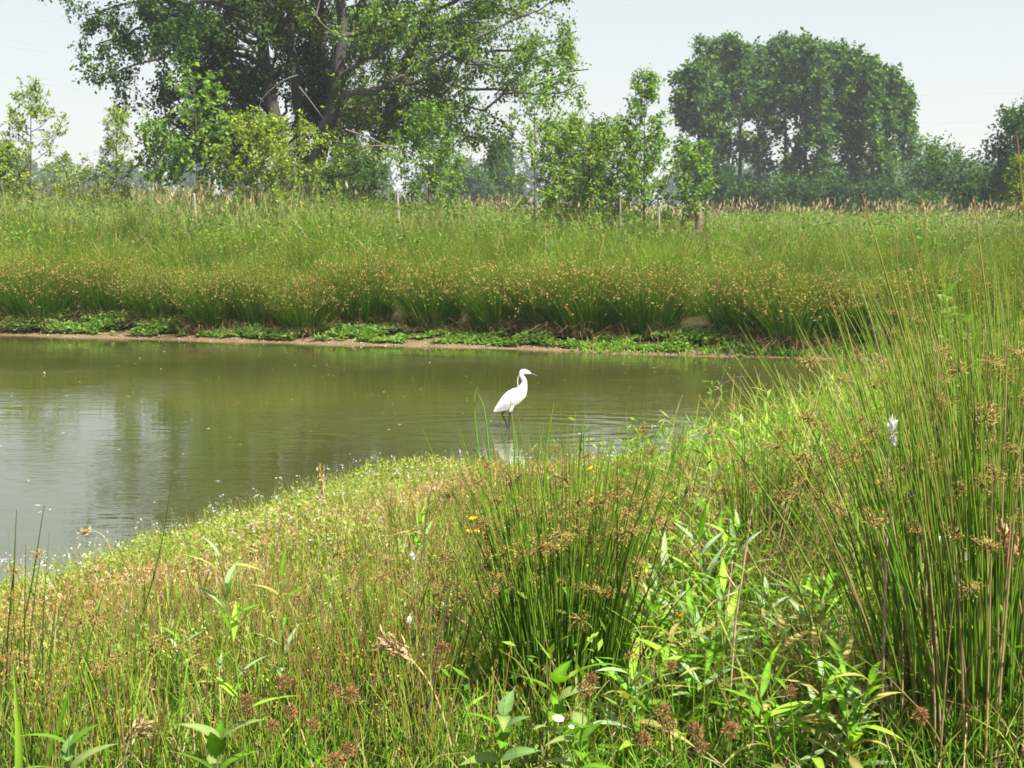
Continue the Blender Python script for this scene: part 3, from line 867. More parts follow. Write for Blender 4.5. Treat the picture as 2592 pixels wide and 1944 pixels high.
# the rush meadow behind the front row
rng = R(6)
acc, acch = Acc(), Acc()
for (n, y0, y1, w, smin) in ((56000, 20, 27, .0075, 2.1), (46000, 26, 33, .011, 2), (40000, 32, 41, .014, 2)):
    p, s = scatter(rng, n * 2, -17, 17, y0, y1, smin)
    p = p[:n]; n_ = len(p)
    # the meadow is made of clumps: gather the stems round clump centres and lean them outward
    nc = int((y1 - y0) * 30 / 1.0)
    cx_ = np.stack([rng.uniform(-17, 17, nc), rng.uniform(y0 - .5, y1 + .5, nc)], 1)
    best = np.full(n_, 1e9); own = np.zeros(n_, int)
    for ci in range(nc):
        d2 = (p[:, 0] - cx_[ci, 0]) ** 2 + (p[:, 1] - cx_[ci, 1]) ** 2
        m2 = d2 < best; best[m2] = d2[m2]; own[m2] = ci
    off = p[:, :2] - cx_[own]
    pull = rng.uniform(.4, .9, (n_, 1))
    p[:, :2] = p[:, :2] - off * pull; off = off * (1 - pull)
    tone = rng.uniform(.6, 1.3, nc)[own][:, None]
    L = rng.uniform(.72, 1.12, n_) * rng.uniform(.68, 1.3, nc)[own]
    L *= 1 - .35 * sst(37, 41, p[:, 1])
    c0 = mixc(rng, [np.array([.06, .15, .01]), RG * .8], [.5, .5], n_)  # dark base colour puts shade into the gaps between clumps
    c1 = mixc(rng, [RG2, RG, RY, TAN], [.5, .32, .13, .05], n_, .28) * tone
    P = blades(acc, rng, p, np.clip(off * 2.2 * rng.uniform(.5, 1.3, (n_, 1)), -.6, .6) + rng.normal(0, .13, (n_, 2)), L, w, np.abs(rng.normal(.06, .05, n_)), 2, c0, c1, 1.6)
    k = rng.random(n_) < np.where(p[:, 1] < 27, .5, .22)
    q = P[k, 1] * .35 + P[k, 2] * .65 + rng.normal(0, .02, (k.sum(), 3))
    leaves(acch, rng, q, rng.normal(0, 1, q.shape), rng.uniform(.018, .034, len(q)) * w / .009, rng.uniform(.013, .024, len(q)) * w / .009, mixc(rng, [TAN, np.array([.34, .28, .07]), RY], [.4, .4, .2], len(q)))
tag(link('rush_meadow', acc.mesh('rush_meadow', M_RUSH)), 'olive green mass of rushes filling the far bank', 'rushes', kind='stuff')
tag(link('rush_seed_heads', acch.mesh('rush_seed_heads', M_DRY)), 'tiny tan seed heads sprinkled over the far rushes', 'seed heads', kind='stuff')

# green leafy weeds among the far rushes and along the back of the meadow
acc = Acc()
p, s = scatter(rng, 26000, -20, 20, 26, 44, 3)
pat = wob(p[:, 0] * .5 + 3, p[:, 1] * .5)
p = p[(pat > .45) | ((p[:, 1] > 35) & (pat > -.5))]
n_ = len(p)
q = p + np.stack([rng.normal(0, .06, n_), rng.normal(0, .06, n_), rng.uniform(.45, 1.2, n_)], 1)
for _ in range(3):
    leaves(acc, rng, q + rng.normal(0, .06, q.shape), rng.normal(0, 1, q.shape) + [0, 0, .3], rng.uniform(.06, .13, n_), rng.uniform(.03, .05, n_), mixc(rng, [LT, BRI[0][2], MID], [.5, .3, .2], n_))
tag(link('meadow_weeds', acc.mesh('meadow_weeds', M_LEAF)), 'brighter green weeds growing through the far rushes', 'weeds', kind='stuff')

# dead stalks standing and fallen among the far rushes
acc = Acc()
p, s = scatter(rng, 5200, -18, 18, 20, 40, 1.2); n_ = len(p)
blades(acc, rng, p + np.stack([0 * s, 0 * s, rng.uniform(0, .7, n_)], 1), rng.normal(0, .4, (n_, 2)), rng.uniform(.4, .95, n_), .009, rng.uniform(0, .3, n_), 3, mixc(rng, [BRN, STRAW * .8], [.5, .5], n_), mixc(rng, [STRAW, STRAW * .7, BRN], [.5, .25, .25], n_))
tag(link('dead_rush_stalks', acc.mesh('dead_rush_stalks', M_DRY)), 'dead straw coloured stalks scattered through the far rushes', 'dead stalks', kind='stuff')

# tall grass with straw ears on the rise
acc = Acc()
p, s = scatter(rng, 150000, -26, 26, 35.5, 60, 3)
p = p[:80000]; n_ = len(p)
L = rng.uniform(.7, 1.25, n_) * (1 + .3 * wob(p[:, 0] * .4, p[:, 1] * .4)) * (1 + .3 * sst(0, -8, p[:, 0]))
GG = np.array([.24, .30, .09])
c1 = mixc(rng, [GG, RG2, STRAW], [.55, .2, .25], n_)
blades(acc, rng, p, rng.normal(0, .2, (n_, 2)), L, .017, np.abs(rng.normal(.1, .08, n_)), 2, mixc(rng, [RG, GG], [.5, .5], n_), c1)
k = (wob(p[:, 0] * .3 + 1.0, p[:, 1] * .2) > .3) & (rng.random(n_) < .10)
e = p[k]; m_ = len(e)
P = blades(acc, rng, e, rng.normal(0, .14, (m_, 2)) + [.05, 0], rng.uniform(1.1, 1.65, m_), .012, np.abs(rng.normal(.08, .06, m_)), 3, STRAW * .7, mixc(rng, [STRAW, STRAW * .8], [.5, .5], m_))
ax = nrm(P[:, 3] - P[:, 2])
for _ in range(2):
    leaves(acc, rng, P[:, 3] - ax * .08 + rng.normal(0, .008, (m_, 3)), ax + rng.normal(0, .12, (m_, 3)), rng.uniform(.14, .24, m_), rng.uniform(.025, .045, m_), mixc(rng, [STRAW, np.array([.40, .31, .17])], [.5, .5], m_))
tag(link('tall_grass', acc.mesh('tall_grass', M_DRY)), 'pale tall grass with straw ears on the rise behind the rushes', 'grass', kind='stuff')

# low leafy herbs on the far shore
rng = R(8)
acc = Acc()
x = rng.uniform(-12, 7.5, 52000); y = shore_y(x) + .14 + rng.uniform(0, 1.0, len(x)) ** 1.1 * .85
hgt = .04 + .14 * np.clip(wob(x * .55 + 1.7, x * .3) * .7 + .45, 0, 1) + .25 * np.exp(-((x + 7.9) / .55) ** 2)
edge = (y - shore_y(x) - .10)
ok = (edge > .22 * np.clip(wob(x * 1.7, x * .9), 0, 1)) & (wob(x * 2.3, y * 3.1) > -.25 * rng.uniform(.1, 1.5, len(x)))
x, y, hgt, edge = x[ok], y[ok], hgt[ok], edge[ok]
n_ = len(x)
z = ground(x, y) + hgt * np.minimum(1, .25 + edge * 1.6) * np.sqrt(rng.uniform(0.02, 1, n_)) * 1.15
leaves(acc, rng, np.stack([x, y, z], 1), rng.normal(0, 1, (n_, 3)) * [1, 1, .35] + [0, -.2, .15], rng.uniform(.05, .10, n_), rng.uniform(.03, .055, n_), mixc(rng, [np.array([.16, .30, .055]), MID, np.array([.24, .36, .08])], [.5, .15, .35], n_), updir=1.8)
tag(link('shore_herbs', acc.mesh('shore_herbs', M_LEAF)), 'low bright green leafy herbs along the far waterline', 'herbs', kind='stuff')

# pale pebbles on the far mud
acc = Acc()
n_ = 260
x = rng.uniform(-9, 6, n_); y = shore_y(x) + rng.normal(.12, .12, n_); z = ground(x, y)
r = rng.uniform(.006, .02, n_)
oct_ = np.array([[1, 0, 0], [0, 1, 0], [-1, 0, 0], [0, -1, 0], [0, 0, .7], [0, 0, -.7]])
V = np.stack([x, y, z + r * .3], 1)[:, None] + oct_[None] * r[:, None, None] * rng.uniform(.6, 1.5, (n_, 1, 3))
tf = np.array([[0, 1, 4], [1, 2, 4], [2, 3, 4], [3, 0, 4], [1, 0, 5], [2, 1, 5], [3, 2, 5], [0, 3, 5]])
acc.add(V.reshape(-1, 3), (tf[None] + (np.arange(n_) * 6)[:, None, None]).reshape(-1, 3), np.repeat(vary(rng, (.36, .33, .27), n_), 6, 0))
tag(link('pebbles', acc.mesh('pebbles', M_DRY)), 'small pale pebbles on the brown mud edge', 'pebbles', kind='stuff')

# ------------------------------------------------------------------ stakes, post, wires
def stake(px, top_py, Y, r, label, col, cat='stake', name='fence_stake', lean=0.0, group='thin pale stakes in a line behind the rushes', base_py=575):
    tp = at(px, top_py, Y)
    b = np.array([tp[0] + lean, Y, gz(tp[0], Y) - .1])
    a = Acc()
    k = 7
    P = curve([b, (b + tp) / 2 + [r * .4, 0, 0], tp], k)
    tubes(a, P[None], (np.full(k, r) * np.linspace(1.05, .92, k))[None], 8, np.asarray(col) * R(int(px)).uniform(.85, 1.1))
    n0 = a.n
    a.add(np.concatenate([a.V[0][-8:], [tp + [0, 0, r * .25]]]), [[i, (i + 1) % 8, 8] for i in range(8)], col)
    o = link(name, a.mesh(name, M_BARK, b, smooth=False), None, tuple(b))
    return tag(o, label, cat, group)


PALE = np.array([.29, .275, .24])
stake(491, 490, 37.5, .035, 'pale thin stake in front of the maple sapling', PALE, lean=.05)
stake(1006, 489, 37.5, .034, 'pale thin stake below the fresh green bush', PALE, lean=.03)
stake(1570, 502, 36, .026, 'grey thin stake in front of the wide rounded bush', PALE * .9)
stake(1667, 526, 35, .03, 'pale thin stake below the tall pointed sapling', PALE, lean=.04)
stake(1766, 512, 36.5, .11, 'thick brown wooden post left of the poplar grove', np.array([.16, .115, .08]), 'post', 'wooden_post', group=None)

wires = [([(-60, 5), (120, 42), (420, 105)], 'uppermost left pair, upper power line, behind the tree'), ([(-60, 16), (120, 56), (420, 118)], 'second power line from the top on the left'),
         ([(-60, 88), (120, 116), (480, 165)], 'third power line from the top on the left'), ([(-60, 104), (120, 132), (480, 182)], 'fourth power line from the top on the left'),
         ([(-60, 172), (150, 206), (480, 258)], 'second lowest power line on the left'), ([(-60, 184), (150, 218), (480, 272)], 'lowest power line on the left'),
         ([(2230, 247), (2430, 238), (2680, 234)], 'uppermost power line right of the poplars'), ([(2240, 314), (2430, 310), (2680, 303)], 'middle power line right of the poplars'),
         ([(2240, 386), (2430, 382), (2680, 374)], 'lowest power line right of the poplars')]
for pts, lab in wires:
    a = Acc()
    P = curve(pxl(pts, 200), 14)
    tubes(a, P[None], np.full((1, 14), .016), 4, (.35, .36, .37))  # haze is painted into the pale grey of the wires
    b = P[0]
    o = link('power_line', a.mesh('power_line', M_DRY, b), None, tuple(b)); tag(o, 'faint thin ' + lab if not lab.startswith(('upper', 'second', 'third', 'fourth', 'lowest', 'middle')) else lab + ', faint against the sky', 'power line', 'power lines across the sky')

# ------------------------------------------------------------------ the egret
def egret():
    sc = 1 / F * np.linalg.norm(EG[1])          # metres per photo pixel at the bird
    ex, ey = EG[0], EG[1]
    S = 400 / 2212

    def E(cx, cy, dy=0.0):                      # from the enlarged detail (2212 wide) to metres about the feet
        return np.array([(1100 + cx * S - 1287) * sc, dy, (1083 - (850 + cy * S)) * sc])
    # spine from tail tip to face: centre, half height, half width
    sp = [((826, 1060), 8, 6), ((870, 1025), 40, 22), ((930, 985), 72, 48), ((1000, 930), 100, 80), ((1070, 875), 115, 98), ((1140, 830), 112, 98), ((1195, 790), 98, 82), ((1232, 735), 70, 58),
          ((1250, 680), 48, 40), ((1258, 630), 36, 32), ((1244, 585), 30, 28), ((1222, 550), 29, 27), ((1215, 518), 33, 30), ((1232, 492), 38, 34), ((1268, 488), 36, 32), ((1305, 496), 25, 23), ((1335, 508), 14, 13), ((1352, 516), 9, 9)]
    C = curve([E(*q[0]) for q in sp], 60)
    idx = np.linspace(0, 1, len(sp)); ti = np.linspace(0, 1, 60)
    hh_ = np.interp(ti, idx, [q[1] for q in sp]) * S * sc; ww_ = np.interp(ti, idx, [q[2] for q in sp]) * S * sc
    a = Acc()
    tan = nrm(np.gradient(C, axis=0)); side = np.array([0, 1., 0]); up = np.cross(tan, side)
    th = np.arange(16) * 2 * np.pi / 16
    V = C[:, None] + np.cos(th)[None, :, None] * up[:, None] * hh_[:, None, None] + np.sin(th)[None, :, None] * side * ww_[:, None, None]
    f = np.array([[q * 16 + j, q * 16 + (j + 1) % 16, (q + 1) * 16 + (j + 1) % 16, (q + 1) * 16 + j] for q in range(59) for j in range(16)])
    a.add(V.reshape(-1, 3), f, (.8, .8, .8))
    a.add(np.concatenate([V[0], [C[0]]]), [[(j + 1) % 16, j, 16] for j in range(16)], (.8, .8, .8))
    a.add(np.concatenate([V[-1], [C[-1]]]), [[j, (j + 1) % 16, 16] for j in range(16)], (.8, .8, .8))
    # legs: thigh, joint, shank, into the water

    def leg(pts, rad):
        k = 14
        P = curve(pts, k); r = np.interp(np.linspace(0, 1, k), np.linspace(0, 1, len(rad)), rad)
        n0 = a.n
        tubes(a, P[None], r[None], 8, (.8, .8, .8))
        for e_, q in ((0, P[0]), (k - 1, P[-1])):
            ring_ = a.V[-1][:8] if e_ == 0 else a.V[-1][-8:]
        rg0, rg1 = a.V[-1][:8].copy(), a.V[-1][-8:].copy()
        a.add(np.concatenate([rg0, [P[0]]]), [[(j + 1) % 8, j, 8] for j in range(8)], (.8, .8, .8))
        a.add(np.concatenate([rg1, [P[-1]]]), [[j, (j + 1) % 8, 8] for j in range(8)], (.8, .8, .8))
    m = S * sc
    leg([E(1050, 960, .02), E(1000, 1035, .03), E(940, 1098, .03), E(975, 1165, .03), E(1003, 1225, .03), E(1030, 1330, .03)], [34 * m, 20 * m, 14 * m, 11 * m, 10 * m, 10 * m])
    leg([E(1085, 960, -.02), E(1065, 1040, -.03), E(1052, 1090, -.03), E(1046, 1170, -.03), E(1042, 1250, -.03), E(1042, 1350, -.03)], [34 * m, 20 * m, 14 * m, 11 * m, 10 * m, 10 * m])
    me = a.mesh('egret_raw', [])
    tmp = bpy.data.objects.new('egret_raw', me); COL.objects.link(tmp)
    bm_ = tmp.modifiers.new('w', 'WELD'); bm_.merge_threshold = 1e-5
    rm = tmp.modifiers.new('r', 'REMESH'); rm.mode = 'VOXEL'; rm.voxel_size = .0026
    smo = tmp.modifiers.new('s', 'SMOOTH'); smo.iterations = 4; smo.factor = .5
    dg = bpy.context.evaluated_depsgraph_get()
    body = bpy.data.meshes.new_from_object(tmp.evaluated_get(dg))
    bpy.data.objects.remove(tmp); bpy.data.meshes.remove(me)
    body.name = 'egret_body'
    # plumage and black legs
    wm_, nt, b, out = new_mat('white_plumage')
    N, Lk = nt.nodes, nt.links
    nz = N.new('ShaderNodeTexNoise'); nz.inputs['Scale'].default_value = 90; nz.inputs['Detail'].default_value = 4
    geo = N.new('ShaderNodeTexCoord'); mp = N.new('ShaderNodeMapping'); mp.inputs['Scale'].default_value = (.5, 1, 1.5); mp.inputs['Rotation'].default_value = (0, .7, 0)
    Lk.new(geo.outputs['Object'], mp.inputs['Vector']); Lk.new(mp.outputs['Vector'], nz.inputs['Vector'])
    rp = N.new('ShaderNodeValToRGB'); rp.color_ramp.elements[0].color = (.72, .71, .68, 1); rp.color_ramp.elements[1].color = (.85, .85, .84, 1)
    Lk.new(nz.outputs['Fac'], rp.inputs['Fac']); Lk.new(rp.outputs['Color'], b.inputs['Base Color'])
    bp = N.new('ShaderNodeBump'); bp.inputs['Strength'].default_value = .5; bp.inputs['Distance'].default_value = .004
    Lk.new(nz.outputs['Fac'], bp.inputs['Height']); Lk.new(bp.outputs['Normal'], b.inputs['Normal'])
    b.inputs['Roughness'].default_value = .8
    km, nt2, b2, _ = new_mat('black_horn')
    nz2 = nt2.nodes.new('ShaderNodeTexNoise'); nz2.inputs['Scale'].default_value = 200
    r2 = nt2.nodes.new('ShaderNodeValToRGB'); r2.color_ramp.elements[0].color = (.012, .012, .012, 1); r2.color_ramp.elements[1].color = (.035, .033, .03, 1)
    nt2.links.new(nz2.outputs['Fac'], r2.inputs['Fac']); nt2.links.new(r2.outputs['Color'], b2.inputs['Base Color'])
    b2.inputs['Roughness'].default_value = .45
    ym, nt3, b3, _ = new_mat('yellow_eye'); b3.inputs['Base Color'].default_value = (.55, .42, .05, 1)
    body.materials.clear(); body.materials.append(wm_); body.materials.append(km)
    nP = len(body.polygons)
    cen = np.zeros(nP * 3, np.float32); body.polygons.foreach_get('center', cen); cen = cen.reshape(-1, 3)
    zl = E(0, 1045)[2]; xl = E(915, 0)[0]
    mi = ((cen[:, 2] < zl) & (cen[:, 0] > xl)).astype(np.int32)
    body.polygons.foreach_set('material_index', mi); body.polygons.foreach_set('use_smooth', np.ones(nP, bool)); body.update()
    t = thing('little_egret', 'white egret with black bill wading to the right in the pond', 'bird', tuple(EG))
    part('body', body, t)
    # bill: two long mandibles
    a = Acc()
    P = curve([E(1330, 512), E(1390, 530), E(1442, 549)], 10)
    tubes(a, P[None], np.linspace(14, 5, 10)[None] * m, 8, (.02, .02, .02))
    a.add(np.concatenate([a.V[0][-8:], [P[-1]]]), [[i, (i + 1) % 8, 8] for i in range(8)], (.02, .02, .02))
    part('bill', a.mesh('egret_bill', km, smooth=True), t)
    # folded wing, a shell lying on the flank
    for sgn in (-1, 1):
        a = Acc()
        wl = [(860, 1035), (930, 985), (1010, 920), (1090, 855), (1160, 805), (1195, 790)]
        Pc = curve([E(*q) for q in wl], 24)
        q_ = np.linspace(0, 1, 24)
        hw = np.interp(q_, [0, .2, .55, .85, 1], [4, 40, 74, 66, 20]) * m; dep = np.interp(q_, [0, .2, .55, .85, 1], [14, 48, 92, 92, 62]) * m
        tn = nrm(np.gradient(Pc, axis=0)); u_ = np.cross(tn, [0, 1., 0])
        vv = np.linspace(-1, 1, 9)
        Vw = Pc[:, None] + u_[:, None] * (vv[None, :, None] * hw[:, None, None]) + np.array([0, sgn, 0.]) * ((1 - vv[None] ** 2 * .55) ** .5 * dep[:, None] * 1.06)[..., None]
        fw = np.array([[i * 9 + j, i * 9 + j + 1, (i + 1) * 9 + j + 1, (i + 1) * 9 + j] for i in range(23) for j in range(8)])
        a.add(Vw.reshape(-1, 3), fw if sgn > 0 else fw[:, ::-1], (.8, .8, .8))
        wo = part('wing', a.mesh('egret_wing', wm_, smooth=True), t)
        so = wo.modifiers.new('thick', 'SOLIDIFY'); so.thickness = .004
        # eye
        e = Acc()
        g_ = [(1290, 490)]
        ph = np.linspace(0, np.pi, 7); th_ = np.arange(10) * 2 * np.pi / 10
        sph = np.stack([np.sin(ph)[:, None] * np.cos(th_), np.sin(ph)[:, None] * np.sin(th_), np.broadcast_to(np.cos(ph)[:, None], (7, 10))], -1)
        c_ = E(1298, 494, sgn * 25 * m)
        e.add((c_ + sph * .0035).reshape(-1, 3), [[i * 10 + j, i * 10 + (j + 1) % 10, (i + 1) * 10 + (j + 1) % 10, (i + 1) * 10 + j] for i in range(6) for j in range(10)], (.5, .4, .05))
        part('eye', e.mesh('egret_eye', ym, smooth=True), t)
    # two long nape plumes
    for k_ in range(2):
        a = Acc()
        P = curve([E(1200, 510, .004 * k_), E(1172, 560, .006 * k_), E(1163, 630, .01 * k_), E(1176 - 4 * k_, 715, .012 * k_)], 12)
        tubes(a, P[None], np.linspace(7, 3, 12)[None] * m, 5, (.75, .75, .74))
        part('nape_plume', a.mesh('egret_plume', wm_, smooth=True), t)


egret()
# ------------------------------------------------------------------ NEAR BANK
G1 = np.array([.145, .32, .02]); G2 = np.array([.26, .43, .04]); G3 = np.array([.06, .17, .012]); OLV = np.array([.36, .41, .07])
ORG = np.array([.36, .19, .06]); PNK = np.array([.42, .24, .15]); STR2 = np.array([.52, .40, .20]); WHT = np.array([.86, .85, .84])


def near_scatter(rng, n, x0, x1, y0, y1, smin=0.05, smax=1e9, margin=.9):
    x = rng.uniform(x0, x1, n); y = rng.uniform(y0, y1, n)
    k = np.abs(x) < .366 * y + margin
    x, y = x[k], y[k]
    s = sd(x, y); k = (s > smin) & (s < smax)
    x, y, s = x[k], y[k], s[k]
    return np.stack([x, y, ground(x, y, s)], 1), s


rng = R(21)
# soft green turf everywhere on the near bank
acc = Acc()
ps = []
for (n, y0, y1) in ((46000, 3.4, 6.5), (38000, 6.5, 11), (30000, 11, 20)):
    p, s = near_scatter(rng, n * 2, -4.5, 8.5, y0, y1, .02)
    ps.append(p[:n])
p = np.concatenate(ps); n_ = len(p)
dist = p[:, 1]
right = sst(.3, 1.6, p[:, 0] - .12 * (p[:, 1] - 5))
L = rng.uniform(.07, .26, n_) * (1 + .5 * right) * (1 + .25 * wob(p[:, 0] * 1.1, p[:, 1] * 1.3))
L *= .45 + .55 * sst(0.1, 2.6, sd(p[:, 0], p[:, 1]))
w = .0035 + .0011 * (dist - 3) * .6
c1 = mixc(rng, [G1, G2, OLV, ORG, STR2], [.36, .3, .18, .07, .09], n_, .22)
sg_ = sd(p[:, 0], p[:, 1])
tw = (rng.random(n_) < .75 * sst(.8, 1.6, sg_) * (1 - sst(2.6, 4.0, sg_ + .5 * wob(p[:, 0], p[:, 1]))) * (1 - sst(-.4, .6, p[:, 0])))
c1[tw] = mixc(rng, [ORG, PNK, STR2, OLV], [.35, .25, .2, .2], tw.sum(), .22)
blades(acc, rng, p, rng.normal(0, .3, (n_, 2)), L, w * rng.uniform(.9, 2.4, n_), np.abs(rng.normal(.15, .15, n_)), 3, mixc(rng, [G3, G1], [.5, .5], n_), c1)
tag(link('short_grass', acc.mesh('short_grass', M_RUSH)), 'mixed green turf covering the near bank', 'grass', kind='stuff')

# the pale flowering mat sloping into the water
acc, af = Acc(), Acc()
p, s = near_scatter(rng, 190000, -4.2, 2.6, 4.6, 12.6, -.12, 3.6)
keep = rng.random(len(p)) < np.clip(1.35 - s / 3.0, 0, 1) * (1 - .8 * sst(.4, 1.6, p[:, 0]))
p, s = p[keep], s[keep]
n_ = len(p)
p[:, 2] = np.maximum(p[:, 2], -.02)
lump = .75 + .4 * wob(p[:, 0] * 1.6, p[:, 1] * 1.9)
hm = (.07 + .14 * sst(-.1, .5, s)) * np.clip(lump, .3, 1.4)
pink = np.clip(wob(p[:, 0] * .7 + 2.0, p[:, 1] * .8 + 1.0) * .7 + .5, 0, 1) * sst(.5, 1.4, s)
MATC = np.array([.30, .34, .08]); MATL = np.array([.42, .43, .15])
col = mixc(rng, [MATC, MATL, G2, OLV], [.4, .25, .2, .15], n_, .2)
rk = rng.random(n_) < pink * .95
col[rk] = mixc(rng, [PNK, ORG, STR2], [.4, .3, .3], rk.sum(), .2)
z = p[:, 2] + hm * np.sqrt(rng.uniform(.03, 1, n_))
leaves(acc, rng, np.stack([p[:, 0], p[:, 1], z], 1), rng.normal(0, 1, (n_, 3)) + [0, 0, .5], rng.uniform(.014, .034, n_), rng.uniform(.008, .016, n_), col)
q = p[rng.random(n_) < .28]
m_ = len(q)
blades(acc, rng, q, rng.normal(0, .22, (m_, 2)), rng.uniform(.10, .27, m_), .0035, .05, 2, mixc(rng, [G1, OLV], [.5, .5], m_), mixc(rng, [OLV, MATL, ORG], [.5, .3, .2], m_))
tag(link('flowering_mat', acc.mesh('flowering_mat', M_LEAF)), 'pale yellow green mat of low plants along the near waterline', 'ground cover', kind='stuff')
q = p[rng.random(len(p)) < .020 * np.clip(1.4 - s / 2.0, .1, 1) * (.3 + 1.2 * (wob(p[:, 0] * 2.2, p[:, 1] * 2.0) > 0))]
m_ = len(q)
top = q + np.stack([rng.normal(0, .02, m_), rng.normal(0, .02, m_), rng.uniform(.10, .27, m_)], 1)
blades(af, rng, q, (top - q)[:, :2] * 3, top[:, 2] - q[:, 2], .003, .0, 2, G1, OLV)
for _ in range(3):
    leaves(af, rng, top + rng.normal(0, .005, top.shape), rng.normal(0, 1, top.shape) + [0, 0, .3], rng.uniform(.008, .014, m_), rng.uniform(.007, .011, m_), mixc(rng, [WHT * .75, np.array([.50, .44, .60])], [.45, .55], m_, .08, .02))
for _ in range(3):
    f_ = rng.uniform(.2, .9, (m_, 1))
    leaves(af, rng, q * (1 - f_) + top * f_, rng.normal(0, 1, top.shape) + [0, 0, .4], rng.uniform(.02, .04, m_), rng.uniform(.008, .012, m_), mixc(rng, [G2, MATC], [.5, .5], m_))
tag(link('small_mat_flowers', af.mesh('small_mat_flowers', M_FLOWER)), 'tiny white and lilac flowers dotting the mat at the water', 'flowers', kind='stuff')

# thin green stems with rusty tips on the left and in the middle
acc, ah = Acc(), Acc()
p, s = near_scatter(rng, 34000, -2.8, 1.2, 3.6, 8.6, 1.0)
dens = sst(1.5, 3.0, s) * (1 - .75 * sst(.1, .9, p[:, 0]))
dens = dens * (.45 + .75 * np.clip(wob(p[:, 0] * 1.7 + 4, p[:, 1] * 1.5) + .5, 0, 1)) * (.35 + .65 * sst(3.0, 4.4, s + .9 * wob(p[:, 0], p[:, 1])))
TUFT = gpt(1420, 1775)
p = p[(rng.random(len(p)) < dens) & ~((np.abs(p[:, 0] - TUFT[0]) < .36) & (np.abs(p[:, 1] - TUFT[1] + .25) < .5))]
n_ = len(p)
patch = wob(p[:, 0] * 1.3, p[:, 1] * 1.1)
L = rng.uniform(.18, .44, n_) * (1 + .15 * patch)
ctip = mixc(rng, [ORG, G2, OLV, PNK], [.44, .2, .22, .14], n_, .28)
sl = sd(p[:, 0], p[:, 1]); tw = rng.random(n_) < .5 * (1 - sst(2.2, 4.2, sl))
ctip[tw] = mixc(rng, [ORG, PNK, STR2], [.5, .3, .2], tw.sum(), .25)
P = blades(acc, rng, p, rng.normal(0, .15, (n_, 2)), L, .0055, np.abs(rng.normal(.03, .04, n_)), 3, mixc(rng, [G1, G2, G3], [.4, .3, .3], n_, .28), ctip, 1.3, sides=3, taper=.6)
k = rng.random(n_) < .2
f_ = rng.uniform(.4, 1, (k.sum(), 1))
q = P[k, 2] * (1 - f_) + P[k, 3] * f_
for _ in range(5):
    leaves(ah, rng, q + rng.normal(0, .009, q.shape), rng.normal(0, 1, q.shape) + [0, 0, .4], rng.uniform(.006, .013, len(q)), rng.uniform(.003, .006, len(q)), mixc(rng, [np.array([.40,.28,.09]), ORG, OLV], [.45, .3, .25], len(q)))
tag(link('thin_rush_stems', acc.mesh('thin_rush_stems', M_RUSH)), 'thin green stems with rusty tips filling the left near bank', 'rush stems', kind='stuff')
tag(link('small_seed_heads', ah.mesh('small_seed_heads', M_DRY)), 'small tan seed clusters among the thin stems', 'seed heads', kind='stuff')

# broader bright blades among the thin stems
acc = Acc()
p, s = near_scatter(rng, 9500, -2.8, 1.6, 3.6, 9, 1.6)
p = p[rng.random(len(p)) < np.clip((s - 1.8) / 1.8, .06, 1)]
p = p[rng.random(len(p)) < .35 + .65 * (wob(p[:, 0] * 1.5, p[:, 1] * 1.3 + 2) > 0)]; n_ = len(p)
blades(acc, rng, p, rng.normal(0, .24, (n_, 2)), rng.uniform(.16, .42, n_), rng.uniform(.006, .012, n_), np.abs(rng.normal(.12, .14, n_)), 5, mixc(rng, [G1, G2], [.6, .4], n_), mixc(rng, [G2, G1, OLV, STR2], [.5, .25, .15, .1], n_))
tag(link('bright_grass', acc.mesh('bright_grass', M_LEAF)), 'broader bright green grass blades among the thin left stems', 'grass', kind='stuff')

# leafy undergrowth and long grass on the right slope
acc = Acc()
p, s = near_scatter(rng, 90000, -.4, 8.5, 3.5, 17.5, .15)
k = rng.random(len(p)) < sst(-.2, .9, p[:, 0] - .10 * (p[:, 1] - 5)) * .8
p, s = p[k], s[k]; n_ = len(p)
hm = (.10 + .26 * sst(.1, 1.2, s)) * (1 + .35 * wob(p[:, 0] * 1.4, p[:, 1] * 1.2)) * rng.uniform(.25, 1.1, n_)
big = rng.random(n_) < .5
leaves(acc, rng, p + np.stack([0 * hm, 0 * hm, hm], 1), rng.normal(0, 1, (n_, 3)) * [1, 1, .6] + [0, 0, .45], np.where(big, rng.uniform(.05, .11, n_), rng.uniform(.025, .05, n_)), np.where(big, rng.uniform(.008, .018, n_), rng.uniform(.010, .02, n_)), mixc(rng, [G1, G2, np.array([.26, .33, .06]), G3], [.35, .35, .2, .1], n_), updir=.9)
tag(link('leafy_undergrowth', acc.mesh('leafy_undergrowth', M_LEAF)), 'bright leafy undergrowth on the right slope of the near bank', 'undergrowth', kind='stuff')
acc = Acc()
p, s = near_scatter(rng, 26000, -.2, 9, 3.6, 18.5, .3)
k = rng.random(len(p)) < sst(.3, 1.5, p[:, 0] - .16 * (p[:, 1] - 5)); p = p[k]; n_ = len(p)
blades(acc, rng, p, rng.normal(0, .25, (n_, 2)), rng.uniform(.3, .75, n_), .005 + .0008 * p[:, 1], np.abs(rng.normal(.12, .12, n_)), 4, mixc(rng, [G1, OLV, STR2 * .6], [.5, .3, .2], n_), mixc(rng, [G2, OLV, STR2, ORG], [.4, .25, .25, .1], n_))
tag(link('long_grass', acc.mesh('long_grass', M_RUSH)), 'long mixed green and straw grass on the right slope', 'grass', kind='stuff')
